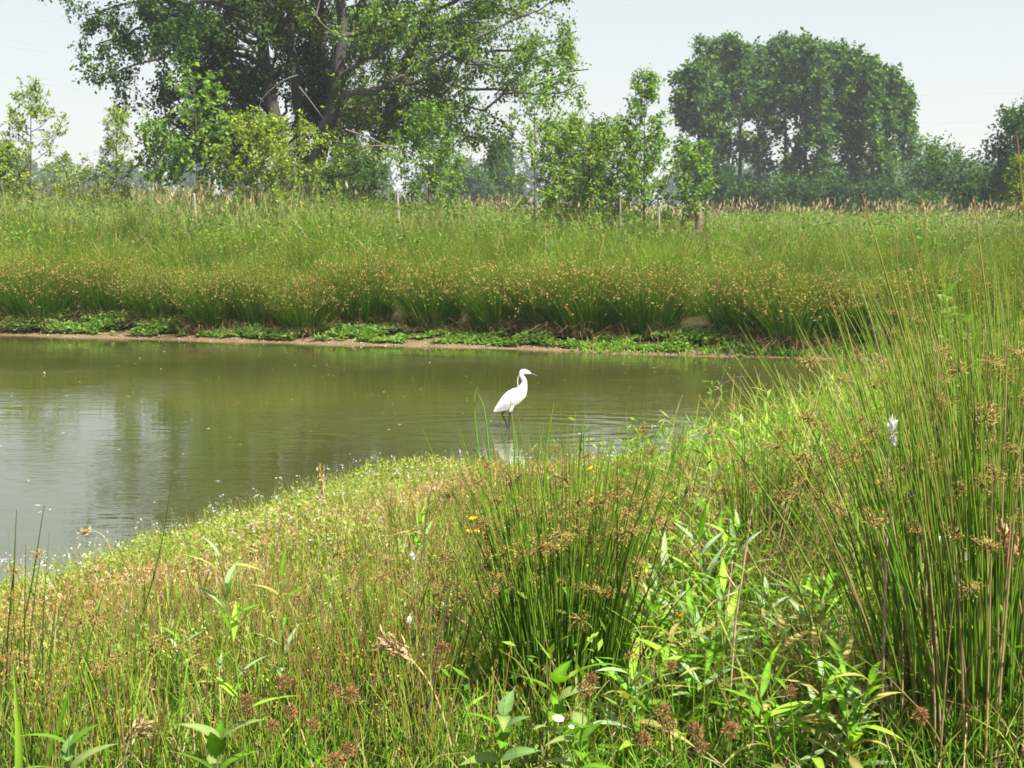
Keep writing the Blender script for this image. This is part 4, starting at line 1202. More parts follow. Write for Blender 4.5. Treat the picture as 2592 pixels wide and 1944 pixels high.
# straw litter lying low
acc = Acc()
p, s = near_scatter(rng, 9000, -2.5, 3.5, 2.8, 9, 1.0); n_ = len(p)
blades(acc, rng, p + [0, 0, .03], rng.normal(0, .55, (n_, 2)), rng.uniform(.1, .35, n_), .004, rng.uniform(.0, .5, n_), 3, STR2 * .7, mixc(rng, [STR2, STR2 * .6, BRN], [.5, .3, .2], n_))
tag(link('straw_litter', acc.mesh('straw_litter', M_DRY)), 'dry straw lying low between the green stems', 'straw', kind='stuff')


acc = Acc()
p, s = near_scatter(rng, 7000, .85, 2.2, 3.7, 7.5, .8); n_ = len(p)
pd = rng.random(n_) < np.clip(wob(p[:, 0] * 2.0, p[:, 1] * 1.4) + .55, .1, 1); p = p[pd]; n_ = len(p)
blades(acc, rng, p + [0, 0, .04], rng.normal(0, .5, (n_, 2)) + [-.15, 0], rng.uniform(.2, .6, n_), .0048, rng.uniform(.0, .5, n_), 4, BRN, mixc(rng, [STR2, STR2 * .6, BRN * 1.3], [.45, .3, .25], n_))
tag(link('dead_stems', acc.mesh('dead_stems', M_DRY)), 'tangled dead straw at the foot of the right tussocks', 'straw', kind='stuff')
acc = Acc()
x = rng.uniform(-8, 4.5, 260); y = rng.uniform(8, 21, 260); s = sd(x, y); k = s < -.3; x, y = x[k], y[k]; n_ = len(x)
leaves(acc, rng, np.stack([x, y, np.full(n_, .004)], 1), rng.normal(0, 1, (n_, 3)) * [1, .6, .05], rng.uniform(.02, .06, n_), rng.uniform(.006, .014, n_), mixc(rng, [STR2, WHT * .8, OLV], [.4, .35, .25], n_), updir=9)
tag(link('floating_flecks', acc.mesh('floating_flecks', M_DRY)), 'tiny pale flecks floating on the pond', 'floating debris', kind='stuff')


# ---- pieces for single plants
def head_mesh(seed, n, r, cols, wts, ball=False):
    rng = R(seed); a = Acc()
    d = nrm(rng.normal(0, 1, (n, 3)) + [0, 0, .35])
    if ball:
        leaves(a, rng, d * r * rng.uniform(.3, .7, (n, 1)), d + rng.normal(0, .5, d.shape), r * rng.uniform(.25, .5, n), r * .13, mixc(rng, cols, wts, n, .35))
    else:
        rr = r * rng.uniform(.3, 1.15, n)
        tip = d * rr[:, None] * [1, 1, .8]
        tubes(a, np.stack([np.zeros_like(tip), tip], 1), np.full((n, 2), .0009), 3, np.array([.28, .22, .06]))
        for _ in range(5):
            leaves(a, rng, tip + rng.normal(0, .0035, tip.shape), d + rng.normal(0, .7, d.shape), r * rng.uniform(.16, .32, n), r * rng.uniform(.07, .13, n), mixc(rng, cols, wts, n, .22))
    return a.mesh('seed_head', M_DRY)


HEADS = [head_mesh(500 + i, 24, .026, [np.array([.36, .24, .075]), np.array([.30, .18, .06]), BRN * 1.1, OLV * .8], [.42, .25, .18, .15]) for i in range(4)]
REDS = [head_mesh(520 + i, 170, .021, [np.array([.24, .10, .045]), np.array([.33, .17, .07]), BRN], [.5, .3, .2], True) for i in range(3)]


def near_tuft(name, label, base, n, rad, h0, h1, spread, nheads, seed, cols=None, lean=(0, 0), w=.0072, group=None, hs=1.2, dead=.12, tr=(.62, .92), heads=HEADS, cat='rush tuft'):
    rng = R(seed)
    t = thing(name, label, cat, tuple(base), group)
    a = Acc()
    r = rad * np.sqrt(rng.uniform(0, 1, n)); an = rng.uniform(0, 2 * np.pi, n)
    b = np.stack([r * np.cos(an), r * np.sin(an), np.full(n, 0.)], 1)
    b[:, 2] = ground(b[:, 0] + base[0], b[:, 1] + base[1]) - base[2] - .02
    ln = b[:, :2] / rad * spread * rng.uniform(.2, 1.1, (n, 1)) + rng.normal(0, .06, (n, 2)) + np.array(lean)
    L = rng.uniform(h0, h1, n)
    cc = cols or ([G1 * .8, G2 * .85, G3], [.4, .3, .3])
    c0 = mixc(rng, cc[0], cc[1], n, .18)
    c1 = c0 * .6 + .4 * mixc(rng, [G2, OLV, ORG], [.5, .3, .2], n)
    P = blades(a, rng, b, ln, L, w * rng.uniform(.75, 1.2, n), np.abs(rng.normal(.02, .03, n)), 6, c0, c1, 2.2, sides=3, taper=.8)
    m_ = int(n * dead)
    if m_:
        r = rad * 1.3 * np.sqrt(rng.uniform(0, 1, m_)); an = rng.uniform(0, 2 * np.pi, m_)
        b2 = np.stack([r * np.cos(an), r * np.sin(an), 0 * r - .02], 1)
        b2[:, 2] = ground(b2[:, 0] + base[0], b2[:, 1] + base[1]) - base[2] - .02
        blades(a, rng, b2, rng.normal(0, .3, (m_, 2)), rng.uniform(.3, .9, m_) * h0, w, np.abs(rng.normal(.15, .2, m_)), 6, STR2 * .6, mixc(rng, [STR2, STR2 * .7, BRN], [.5, .3, .2], m_), 1, sides=3)
    tag(part('stems', a.mesh(name + '_stems', M_RUSH, smooth=True), t), kind='stuff')
    i = rng.choice(n, nheads, replace=nheads > n); f = rng.uniform(tr[0], tr[1], nheads) * 6; k = np.minimum(f.astype(int), 5)
    q = P[i, k] + (P[i, k + 1] - P[i, k]) * (f - k)[:, None]
    for j in range(nheads):
        s_ = rng.uniform(.7, 1.35) * hs
        part('seed_head', heads[j % len(heads)], t, tuple(q[j] + rng.normal(0, .006, 3)), (rng.uniform(-.5, .5), rng.uniform(-.5, .5), rng.uniform(0, 6.28)), (s_, s_, s_))
    return t


near_tuft('rush_tuft', 'big upright rush tuft in the middle of the near bank, below the egret', gpt(1430, 1800), 320, .2, .62, 1.02, .36, 100, 601)
near_tuft('rush_tuft', 'smaller rush tuft with tan heads between the leafy patch and the right tussocks', gpt(1945, 1490), 130, .16, .55, .85, .2, 34, 602)
near_tuft('rush_tuft', 'thin rush tuft with brown heads standing at the water behind the big middle tuft', gpt(1640, 1400), 60, .2, .45, .75, .3, 18, 603)
YR = ([G1 * .75, OLV * .7, G2 * .75, STR2 * .8], [.48, .16, .24, .12])
near_tuft('rush_tussock', 'tall dense rush tussock filling the lower right corner', gpt(2480, 1880), 340, .26, .95, 1.35, .36, 60, 604, YR, (-.04, 0), group='dense tussocks on the right', w=.0075)
near_tuft('rush_tussock', 'dense rush tussock at the right edge halfway up the view', gpt(2560, 1560), 330, .32, 1.0, 1.4, .34, 55, 605, YR, (-.06, 0), group='dense tussocks on the right', w=.008)
near_tuft('rush_tussock', 'fanning rush tussock with long stems leaning left over the leafy bank', gpt(2400, 1640), 170, .24, .7, 1.2, .3, 40, 606, YR, (-.08, 0), w=.006)
near_tuft('rush_tussock', 'yellowish rush tussock behind the cotton-tipped stalk', gpt(2450, 1330), 210, .38, .8, 1.25, .3, 44, 607, YR, (-.04, 0), w=.008)
near_tuft('rush_tussock', 'far right rush tussock rising above the pond corner', gpt(2570, 1200), 250, .5, .9, 1.35, .3, 40, 608, YR, (-.02, 0), w=.009)
near_tuft('rush_tussock', 'loose rush tussock where the near bank meets the pond corner', gpt(2380, 1080), 90, .5, .5, .95, .3, 18, 609, YR, (0, 0), w=.010, hs=1.3)
near_tuft('rush_tuft', 'sparse brown-headed rushes on the bank above the dead twig', gpt(1900, 1230), 70, .3, .4, .7, .3, 24, 610, w=.007, hs=1.1)
near_tuft('rush_tuft', 'dark slim rush tuft at the lower left edge', gpt(40, 1930), 26, .16, .5, .8, .28, 7, 611, ([G3 * .7, G3], [.6, .4]), (.05, 0), dead=0)
near_tuft('rush_tuft', 'rush tuft with pale green stems low in the left corner', gpt(330, 1850), 60, .22, .3, .5, .3, 14, 612)
near_tuft('rush_tuft', 'short rush tuft with rusty heads left of the big middle tuft', gpt(1010, 1800), 60, .25, .35, .6, .3, 16, 613)


# single long stems standing clear of the tufts
def stem_thing(name, label, cat, tip, base_pt, col0, col1, r=.003, bend=0.04, heads=(), group=None, pts=None, hm=None, hs=1.0, mat=None):
    P = curve([base_pt] + (pts or [(np.array(base_pt) * .5 + np.array(tip) * .5) + [bend, 0, .03]]) + [tip], 14)
    a = Acc()
    k = np.linspace(0, 1, 14)
    kc = k[:, None] ** 5
    C = np.repeat(col0[None] * (1 - kc) + col1[None] * kc, 5, 0)
    tubes(a, P[None], (r * (1 - .7 * k ** 2))[None], 5, C)
    t = thing(name, label, cat, tuple(base_pt), group)
    part('stem', a.mesh(name + '_stem', mat or M_RUSH, base_pt, smooth=True), t)
    for (tt, me) in heads:
        f = tt * 13; i = min(int(f), 12)
        q = P[i] + (P[i + 1] - P[i]) * (f - i) - base_pt
        part('seed_head', me, t, tuple(q), (0, 0, tt * 40), (hs,) * 3)
    return t, P


def sp(tx_, ty_, bx_, by_, dy=0.):
    b = gpt(bx_, by_)
    return at(tx_, ty_, b[1] + dy), b


long_stems = [(2182, 490, 2480, 1700, 'long bare rush stem with brown tip reaching above the far rushes', .0042), (2300, 555, 2500, 1560, 'long curved rush stem right of the tallest crossing one', .0036),
              (2465, 497, 2560, 1650, 'pale straw rush stem arching up near the right edge', .0042), (2265, 590, 2330, 1600, 'upright reddish rush stem left of the pale twin', .0032), (2090, 720, 2330, 1640, 'slanting brown-tipped rush stem left of the white-tipped stalk', .0036),
              (2105, 690, 2300, 1560, 'dark green rush stem slanting beside its brown-tipped neighbour', .003), (2450, 650, 2560, 1400, 'short pale rush stem leaning left near the right edge', .0035), (2575, 345, 2640, 1500, 'brown-tipped rush stem at the right edge rising above the horizon', .0048),
              (1768, 1000, 2200, 1740, 'long rush stem lying slantwise across the leafy patch', .0036), (1840, 945, 2330, 1700, 'slanting rush stem from the dead twig down to the right', .0034), (2010, 1090, 2300, 1880, 'long thin rush stem slanting across the right bank', .0036),
              (1880, 1200, 2130, 1840, 'pale slanting stem through the middle right tuft', .0034), (2330, 640, 2400, 1500, 'green rush stem standing straight behind the cotton stalk', .0034)]
for tx_, ty_, bx_, by_, lab, r in long_stems:
    tip, b = sp(tx_, ty_, bx_, by_, -.1)
    t_, P_ = stem_thing('lone_rush', lab, 'rush', tip, b, np.array([.20, .30, .05]), np.array([.40, .24, .10]), r * 1.35, .02, [(.8, HEADS[1])] if tx_ % 3 == 0 else ())
for tx_, ty_, bx_, by_, lab, heads in [(42, 1290, -40, 1900, 'leftmost dark bowed rush stem over the water', [(.72, HEADS[0])]), (112, 1280, -30, 1880, 'dark rush stem with tan head second from the left edge', [(.78, HEADS[2])]),
                                      (436, 1215, 320, 1680, 'dark slender rush stem crossing the shoreline at left', [(.5, HEADS[1])]), (185, 1520, 30, 1780, 'thin brown-green rush stem slanting above the left corner', [])]:
    tip, b = sp(tx_, ty_, bx_, by_, .05)
    stem_thing('lone_rush', lab, 'rush', tip, b, G3 * .7, G3 * .6, .0034, .03, heads, None, None)
# the two bent stems in front of the egret and their neighbours
for pts_, lab in [([(1247, 1420), (1212, 1150), (1200, 1020), (1209, 980)], 'rush stem bent at its pale tip left of the egret'), ([(1262, 1420), (1238, 1150), (1226, 1040), (1210, 994)], 'rush stem bowed to the left towards its bent neighbour'),
                  ([(1300, 1430), (1303, 1160), (1292, 1010)], 'thin stem standing before the egret breast'), ([(1370, 1430), (1382, 1150), (1402, 1022)], 'rust-tipped rush stem right of the egret legs'),
                  ([(1465, 1430), (1468, 1150), (1482, 1045)], 'dark rush stem with pale split tip right of the egret'), ([(1500, 1430), (1478, 1130), (1492, 1075)], 'short dark rush stem beside the split-tipped one'),
                  ([(1352, 1420), (1362, 1180), (1376, 1070)], 'thin dark stem between the rust-tipped one and the egret')]:
    b = gpt(*pts_[0]); mid = [at(x, y, b[1]) for x, y in pts_[1:-1]]; tip = at(*pts_[-1], b[1])
    stem_thing('lone_rush', lab, 'rush', tip, b, G1, np.array([.36, .24, .12]), .0052, 0, (), None, mid)


# leafy plants: every leaf is a part
def leaf_mesh(seed, Lr, Wr, droop, colr, fold=.25, ovate=False):
    a = Acc(); rng = R(seed)
    t = np.linspace(0, 1, 7)
    w = (np.sin(np.pi * t ** (.62 if ovate else .8)) ** (.9 if ovate else 1.0)) * .5 * Wr + .0008
    x = Lr * t; z = -droop * Lr * t ** 2 + .12 * Lr * t
    c = np.stack([x, 0 * t, z], 1)
    l = c + np.stack([0 * t, w, w * fold], 1); r = c + np.stack([0 * t, -w, w * fold], 1)
    V = np.stack([l, c, r], 1).reshape(-1, 3)
    f = [[3 * i + j, 3 * i + j + 1, 3 * i + 4 + j, 3 * i + 3 + j] for i in range(6) for j in range(2)]
    C = np.repeat(np.broadcast_to(colr, (7, 3))[:, None], 3, 1).copy(); C[:, 1] *= 1.35; C = C * rng.uniform(.8, 1.15, (7, 3, 1))
    a.add(V, f, C.reshape(-1, 3))
    return a.mesh('leaf', M_LEAF, smooth=True)


LNC = [leaf_mesh(i, 1, .15, d, c) for i, (d, c) in enumerate([(.1, G1 * .95), (.35, G2 * .9), (.55, G1 * .75), (.2, np.array([.19, .29, .10])), (.3, np.array([.24, .33, .16])), (.7, np.array([.30, .27, .08]))])]
BRD = [leaf_mesh(i, 1, .42, d, c, .18, True) for i, (d, c) in enumerate([(.15, G1 * .6), (.4, G1 * .75), (.3, np.array([.13, .22, .07])), (.6, np.array([.2, .26, .08]))])]


def leafy_plant(label, tip, base, nl, leafL, meshes, seed, group=None, name='leafy_plant', t0=.3, pitch=(.2, .9), cat='leafy plant', stemcol=None, opp=False):
    rng = R(seed)
    sc_ = stemcol if stemcol is not None else np.array([.2, .24, .05])
    t, P = stem_thing(name, label, cat, np.array(tip), np.array(base), sc_, sc_ * 1.1, .0035, rng.normal(0, .01), (), group)
    for j in range(nl):
        tt = t0 + (1 - t0) * ((j // 2 * 2 if opp else j) + .5) / nl
        f = tt * 13; i = min(int(f), 12)
        q = P[i] + (P[i + 1] - P[i]) * (f - i) - np.array(base)
        az = (j // 2 * 1.57 + (j % 2) * np.pi if opp else j * 2.4) + rng.uniform(-.35, .35)
        pit = rng.uniform(*pitch) + .35 * tt
        s_ = leafL * rng.uniform(.75, 1.15) * (1.05 - .35 * tt)
        part('leaf', meshes[rng.integers(len(meshes))], t, tuple(q), (rng.uniform(-.4, .4), -pit, az), (s_, s_, s_))
    return t


def lp(label, tx_, ty_, bx_, by_, nl, LL, meshes, seed, **k):
    tip, b = sp(tx_, ty_, bx_, by_)
    return leafy_plant(label, tip, b, nl, LL, meshes, seed, **k)


lp('tall leafy plant with upright lance leaves standing clear on the left bank', 556, 1400, 640, 2080, 15, .15, LNC, 1, t0=.35)
lp('lance-leaved plant just right of the tall clear one on the left bank', 712, 1455, 720, 1930, 12, .13, LNC, 2)
lp('small lance-leaved plant by the water left of the big middle tuft', 1066, 1300, 1060, 1560, 9, .14, LNC, 3, t0=.5)
lp('lance-leaved plant with spreading leaves right of the big middle tuft', 1768, 1330, 1800, 1700, 13, .2, LNC, 4)
lp('grey-green lance-leaved plant half shaded low on the left', 455, 1620, 470, 1840, 10, .13, LNC, 5)
lp('broad-leaved plant at the foot of the big middle tuft', 1405, 1700, 1420, 2050, 12, .15, BRD, 6, opp=True, t0=.15, pitch=(.1, .5))
lp('broad-leaved plant at the bottom edge left of the daisy', 1275, 1790, 1260, 2090, 12, .14, BRD, 7, opp=True, t0=.15, pitch=(.1, .5))
lp('broad-leaved plant right of the daisy at the bottom edge', 1475, 1820, 1490, 2110, 12, .13, BRD, 8, opp=True, t0=.15, pitch=(.1, .5))
lp('pale broad-leaved plant at the bottom left corner', 175, 1860, 190, 2150, 10, .15, BRD, 9, opp=True, t0=.2, pitch=(.2, .8))
lp('pale broad-leaved plant at the bottom edge left of the red seed heads', 560, 1850, 560, 2160, 10, .16, BRD, 10, opp=True, t0=.2, pitch=(.4, 1.0))
lp('leafy sprig with pale oval leaves among the tall right rushes', 2395, 745, 2420, 1240, 22, .17, BRD, 12, t0=.62, pitch=(.0, .6))
lp('second leafy sprig with oval leaves right of the first among the rushes', 2450, 800, 2470, 1240, 18, .17, BRD, 13, t0=.62, pitch=(.0, .6))
rng = R(31)
for k in range(44):
    bx_ = rng.uniform(1600, 2180); by_ = rng.uniform(1560, 2080)
    if by_ < 1650 and bx_ < 1700: by_ += 150
    b = gpt(bx_, by_)
    tip = b + np.array([rng.normal(0, .06), rng.normal(0, .05), rng.uniform(.22, .42)])
    leafy_plant('bright green lance-leaved plant in the leafy patch right of the big middle tuft', tip, b, 13, rng.uniform(.14, .22), LNC, 700 + k, group='lance-leaved plants of the right patch', t0=.2, pitch=(.05, .8))
for k in range(26):
    bx_ = rng.uniform(1800, 2250); by_ = rng.uniform(1050, 1300)
    b = gpt(bx_, by_)
    tip = b + np.array([rng.normal(0, .08), rng.normal(0, .05), rng.uniform(.3, .5)])
    leafy_plant('yellow-green leafy plant on the bank between the dead twig and the rushes', tip, b, 13, rng.uniform(.13, .19), LNC, 760 + k, group='yellow-green plants by the pond corner', t0=.2, pitch=(.1, .9))
for k in range(16):
    b = gpt(rng.uniform(-40, 1000), rng.uniform(1560, 1980))
    tip = b + np.array([rng.normal(0, .04), rng.normal(0, .05), rng.uniform(.15, .28)])
    leafy_plant('low lance-leaved plant among thin rusty stems on the left bank', tip, b, 9, rng.uniform(.07, .12), LNC, 800 + k, group='low leafy plants on the left bank')

# red-brown round heads on stems
RH = ['red-brown round-headed rush, highest of the close cluster on the lower left bank', 'round-headed rush, left one of the pair beside the bowed pink grass', 'round-headed rush, right one of the pair beside the bowed pink grass',
      'round-headed rush standing alone at the left of the red-brown cluster', 'round-headed rush in the middle of the lower left cluster', 'round-headed rush below and left of the cluster middle', 'round-headed rush at the right of the cluster middle',
      'round-headed rush near the bottom edge, right of two, lower left bank', 'lowest round-headed rush of the left bank, at the bottom edge', 'round-headed rush just under the lone left one', 'dark round-headed rush above the left cluster', 'brown round-headed rush on the stalk left of the middle tuft',
      'orange-brown round-headed rush at the right foot of the middle tuft', 'round-headed rush touching the orange-brown one from above', 'round-headed rush among lance leaves right of the middle tuft', 'round-headed rush above the daisy', 'dark round-headed rush just left below the one above the daisy',
      'round-headed rush in the right leafy patch, upper one of a close pair', 'round-headed rush in the right leafy patch, lower one of a close pair', 'round-headed rush at the bottom of the leafy patch, right of the close pair', 'round-headed rush near the bottom edge under the tan dead stalk',
      'lowest round-headed rush of the leafy patch', 'round-headed rush low between the daisy and the leafy patch', 'round-headed rush at the foot of the right corner tussock', 'round-headed rush at the right end of the leafy patch']
YFL = ['yellow flower, top of three left of the middle tuft', 'yellow flower, left of the three beside the middle tuft', 'yellow flower, right of the three beside the middle tuft', 'lone yellow flower below the three, left edge of the middle tuft',
       'yellow flower high in the middle tuft, upper of a touching pair', 'yellow flower high in the middle tuft, lower of a touching pair', 'small yellow flower at the waterline above the middle tuft', 'yellow flower on the right side of the middle tuft',
       'yellow flower low on the right side of the middle tuft', 'yellow flower before the small right rush tuft', 'yellow flower in the lance-leaved patch', 'yellow flower deep inside the middle tuft', 'small yellow flower between the middle tuft and the right rush tuft']
for j, (hx, hy, grp) in enumerate([(720, 1728, 0), (842, 1750, 0), (888, 1757, 0), (626, 1775, 0), (735, 1802, 0), (690, 1838, 0), (790, 1838, 0), (880, 1900, 0), (850, 1925, 0), (628, 1800, 0), (795, 1655, 0), (1120, 1640, 0),
                                   (1600, 1662, 1), (1612, 1640, 1), (1697, 1685, 1), (1497, 1722, 1), (1480, 1745, 1), (1680, 1798, 1), (1690, 1838, 1), (1760, 1850, 1), (1850, 1845, 1), (1775, 1890, 1), (1630, 1870, 1), (2330, 1810, 1), (2000, 1750, 1)]):
    rg = R(900 + j)
    b = gpt(hx + rg.uniform(-30, 30), min(hy + rg.uniform(330, 420), 2260)); tip = at(hx, hy, b[1])
    t_, _ = stem_thing('round_headed_rush', RH[j], 'rush', tip, b, G1 * .8, OLV * .7, .003, 0, [(.995, REDS[j % 3])],
                       ['round-headed rushes on the left', 'round-headed rushes on the right'][grp], hs=rg.uniform(.95, 1.35))

# yellow pea flowers
def flower_mesh(seed, n, r, col, up=.6):
    a = Acc(); rng = R(seed)
    az = np.arange(n) * 2 * np.pi / n
    ax = np.stack([np.cos(az), np.sin(az), np.full(n, up)], 1)
    leaves(a, rng, np.zeros((n, 3)), ax, r, r * .75, col, updir=6)
    return a.mesh('petals', M_FLOWER)


YF = [flower_mesh(i, 6, .02, np.array([.85, .52, .01])) for i in range(2)]
for j, (hx, hy) in enumerate([(1205, 1310), (1190, 1351), (1216, 1350), (1238, 1400), (1503, 1272), (1503, 1296), (1500, 1188), (1640, 1456), (1574, 1494), (1918, 1258), (1722, 1562), (1320, 1560), (1830, 1325)]):
    rg = R(950 + j)
    b = gpt(hx + rg.uniform(-15, 15), hy + 170); tip = at(hx, hy, b[1])
    t_, _ = stem_thing('yellow_flower', YFL[j], 'flower', tip, b, G1, G1, .002, 0, (), 'small yellow flowers round the middle tuft')
    for _ in range(2):
        part('petals', YF[j % 2], t_, tuple(tip - b + rg.normal(0, .006, 3)), (rg.uniform(-.6, .6), rg.uniform(-.6, .6), rg.uniform(0, 6)), (rg.uniform(.8, 1.2),) * 3)

# daisies
for j, (hx, hy, s_, lab) in enumerate([(1413, 1820, .62, 'white daisy with a yellow eye at the bottom of the middle tuft'), (1446, 1841, .3, 'small half-open white daisy right of the open one')]):
    b = gpt(hx + 8, 2230); tip = at(hx, hy, b[1])
    t_, _ = stem_thing('daisy', lab, 'flower', tip, b, G1, G1, .0025)
    a = Acc(); rg = R(970 + j); n_ = 22
    az = np.arange(n_) * 2 * np.pi / n_
    for z_ in (0, .0015):
        leaves(a, rg, np.stack([np.cos(az + z_ * 90), np.sin(az + z_ * 90), 0 * az], 1) * .005 * s_ + [0, 0, z_], np.stack([np.cos(az + z_ * 90), np.sin(az + z_ * 90), np.full(n_, .12)], 1), .019 * s_, .0065 * s_, WHT, updir=8)
    part('petals', a.mesh('daisy_petals', M_FLOWER), t_, tuple(tip - b), (.2, .1, 0))
    a = Acc()
    ph = np.linspace(0, np.pi / 2, 5); th_ = np.arange(10) * .2 * np.pi
    V = np.stack([np.sin(ph)[:, None] * np.cos(th_), np.sin(ph)[:, None] * np.sin(th_), np.broadcast_to(.6 * np.cos(ph)[:, None], (5, 10))], -1) * .007 * s_
    a.add(V.reshape(-1, 3), [[i * 10 + q, i * 10 + (q + 1) % 10, (i + 1) * 10 + (q + 1) % 10, (i + 1) * 10 + q] for i in range(4) for q in range(10)], (.75, .5, .03))
    part('flower_eye', a.mesh('daisy_eye', M_FLOWER, smooth=True), t_, tuple(tip - b + [0, -.001, .002]), (.2, .1, 0))


# dry grass stalks with panicles
def panicle(label, pts_, dens=60, r=.0028, seed=0, col=STR2, plume=.16, wid=.02):
    rg = R(seed)
    b = gpt(*pts_[0]); mids = [at(x, y, b[1]) for x, y in pts_[1:-1]]; tip = at(*pts_[-1], b[1])
    t_, P = stem_thing('dry_grass_stalk', label, 'dry grass', tip, b, col * .75, col, r, 0, (), None, mids or None, mat=M_DRY)
    a = Acc()
    f = rg.uniform(1 - plume * 1.6, 1.02, dens) * 13; i = np.clip(f.astype(int), 0, 12)
    q = P[i] + (P[i + 1] - P[i]) * (f - i)[:, None] + rg.normal(0, wid * .45, (dens, 3))
    ax = nrm(P[i + 1] - P[i]) + rg.normal(0, .45, (dens, 3))
    for _ in range(2):
        leaves(a, rg, q + rg.normal(0, .004, q.shape), ax, rg.uniform(.016, .034, dens), rg.uniform(.004, .008, dens), mixc(rg, [col, PNK, col * .8], [.5, .25, .25], dens))
    part('panicle', a.mesh('dry_panicle', M_DRY, b), t_)


panicle('bowed pinkish grass panicle left of the middle tuft, its stalk reaching the bottom edge', [(1165, 1980), (1110, 1780), (1050, 1680), (980, 1625)], 110, .0042, 1, wid=.03)
panicle('second dry grass with bowed panicle, above and right of the bigger one', [(1260, 1680), (1200, 1600), (1150, 1560), (1095, 1545)], 90, .0034, 2, wid=.024)
panicle('straw stalk with upright tan spike at the near waterline', [(842, 1520), (826, 1400), (815, 1290), (813, 1190)], 60, .003, 3, wid=.014)
panicle('pale pink grass panicle at the pond corner', [(2290, 1240), (2262, 1050), (2240, 950), (2222, 915)], 110, .004, 4, PNK * 1.25, .2, .045)
panicle('pink-tan grass panicle at the right edge above the lower tussock', [(2585, 1900), (2590, 1600), (2560, 1430), (2540, 1350)], 140, .003, 5, PNK * 1.2, .25, .03)
panicle('drooping tan grass panicle low on the left near the bottom edge', [(290, 2050), (320, 1900), (335, 1860), (365, 1845)], 60, .003, 6, wid=.018)
panicle('straw grass panicle standing behind the white-tipped stalk', [(2380, 1320), (2365, 1130), (2355, 1020), (2352, 980)], 70, .003, 7, wid=.02)
panicle('small straw panicle over the water at the left shore', [(310, 1480), (270, 1370), (240, 1345), (205, 1345)], 40, .0022, 8, wid=.012)


# dead branched twigs
def dead_stalk(label, main, sides_, r=.004, col=GREY * 1.4, cat='dead stalk', cotton=()):
    b = gpt(*main[0])
    P = curve([b] + [at(x, y, b[1]) for x, y in main[1:]], 18)
    t_ = thing('dead_stalk', label, cat, tuple(b))
    a = Acc(); tubes(a, P[None], (r * np.linspace(1, .45, 18))[None], 5, col)
    part('stem', a.mesh('dead_stem', M_BARK, b, smooth=True), t_)
    for s_ in sides_:
        a = Acc(); Q = curve([at(x, y, b[1] + .03 * i * (-1) ** len(s_)) for i, (x, y) in enumerate(s_)], 8)
        tubes(a, Q[None], (r * .6 * np.linspace(1, .5, 8))[None], 5, col)
        part('side_twig', a.mesh('dead_twig', M_BARK, b, smooth=True), t_)
    for (x, y, s_) in cotton:
        a = Acc(); rg = R(int(x)); n_ = 46
        c_ = at(x, y, b[1] - .01)
        leaves(a, rg, c_ + rg.normal(0, 1, (n_, 3)) * np.array([.35, .35, 1]) * s_ * .3, rg.normal(0, .35, (n_, 3)) + [.1, 0, 1], s_ * .8, s_ * .25, WHT * .95)
        part('seed_cotton', a.mesh('seed_cotton', M_FLOWER, b), t_)
    return t_


dead_stalk('tall dead stalk tipped with white seed cotton on the right bank', [(2228, 1960), (2238, 1600), (2246, 1330), (2250, 1130), (2258, 1070)], [[(2246, 1340), (2290, 1270), (2325, 1250)]], .0048, np.array([.36, .27, .17]), cotton=[(2259, 1085, .03), (2262, 1120, .02)])
dead_stalk('bare branched dead twig leaning over the water at the pond corner', [(1720, 1300), (1780, 1130), (1823, 975), (1852, 870)], [[(1823, 975), (1862, 955), (1885, 932)], [(1862, 955), (1895, 953)], [(1823, 975), (1800, 1040)], [(1846, 900), (1860, 872)]], .004, GREY * 1.2)
dead_stalk('small dead twig at the water between the egret and the branched twig', [(1690, 1180), (1704, 1080), (1716, 1030), (1728, 1000)], [[(1706, 1060), (1722, 1022), (1732, 1010)]], .003, STR2 * .8)
dead_stalk('grey dead stalk slanting across the right of the big middle tuft', [(1660, 1560), (1735, 1340), (1790, 1230), (1850, 1160)], [[(1735, 1340), (1715, 1250)]], .0036, GREY * 1.3)
dead_stalk('tan dead stalk with side arms right of the leafy patch', [(1835, 1960), (1860, 1600), (1880, 1450), (1910, 1240)], [[(1862, 1500), (1810, 1520), (1790, 1540)], [(1864, 1490), (1830, 1440)]], .004, STR2 * .8)
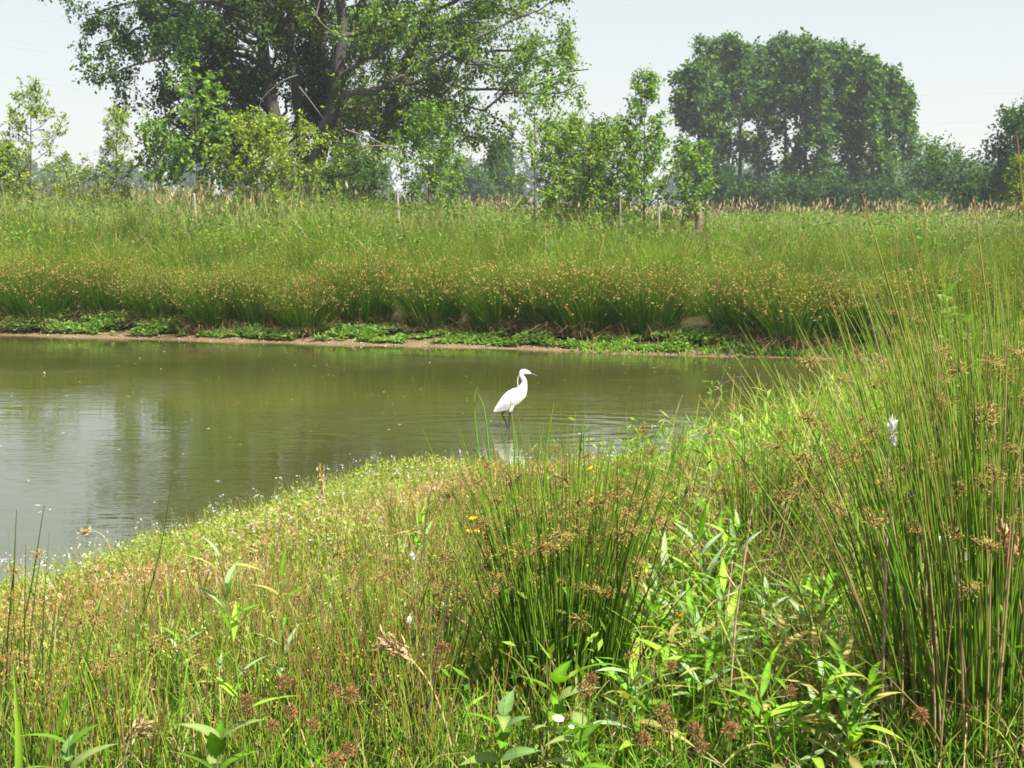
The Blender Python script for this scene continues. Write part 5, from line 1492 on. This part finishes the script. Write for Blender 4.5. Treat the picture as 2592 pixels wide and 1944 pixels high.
dead_stalk('thin grey dead stalk between two leaning ones left of the middle tuft', [(1040, 1650), (1075, 1350), (1090, 1250), (1100, 1200)], [], .003, GREY * 1.2)
dead_stalk('dark dead stalk with a swollen joint left of the middle tuft', [(1060, 1960), (1110, 1640), (1150, 1450), (1190, 1360)], [[(1112, 1635), (1000, 1700), (900, 1740)]], .003, GREY * .9)
dead_stalk('forked dark dead twig rising on the left bank by the shoreline', [(690, 1480), (700, 1400), (707, 1350), (715, 1305)], [[(705, 1350), (680, 1310), (655, 1275)]], .004, GREY * .9)
for j, (x, y, s_) in enumerate([(2412, 1362, .028), (2440, 1418, .022), (2375, 1368, .016), (2442, 1050, .016), (1043, 1412, .018), (1036, 1575, .016)]):
    b = gpt(x + 20, min(y + 420, 1960))
    dead_stalk('thin stalk with white seed cotton ' + ['among the right rushes, biggest', 'just below the biggest one, right side', 'just left of the biggest one, right side', 'high among the far right rushes',
                                                               'left of the big middle tuft, upper one', 'left of the big middle tuft, lower one'][j], [(x + 20, min(y + 420, 1960)), (x + 12, y + 200), (x, y)], [], .0022, np.array([.3, .25, .15]), cotton=[(x, y, s_)])

# broad grass blades in the left corner
for j, (tx_, ty_, bx_, by_, lab) in enumerate([(33, 1660, 45, 2100, 'broad bright green grass blade upright in the left corner'), (185, 1720, 60, 2060, 'broad grey-green grass blade leaning right in the left corner')]):
    tip, b = sp(tx_, ty_, bx_, by_)
    a = Acc(); P = curve([b, (b + tip) / 2 + [.01, 0, 0], tip], 9); w_ = .011 * np.sin(np.pi * np.clip(np.linspace(.25, 1, 9), 0, .995))
    l = P - np.array([1, .3, 0]) * w_[:, None]; r_ = P + np.array([1, -.3, 0]) * w_[:, None]; V = np.stack([l, P + [0, .004, 0], r_], 1).reshape(-1, 3)
    a.add(V, [[3 * i + q, 3 * i + q + 1, 3 * i + 4 + q, 3 * i + 3 + q] for i in range(8) for q in range(2)], [G2, G1 * .9][j])
    o = link('broad_grass', a.mesh('grass_blade', M_LEAF, b, smooth=True), None, tuple(b)); tag(o, lab, 'grass')
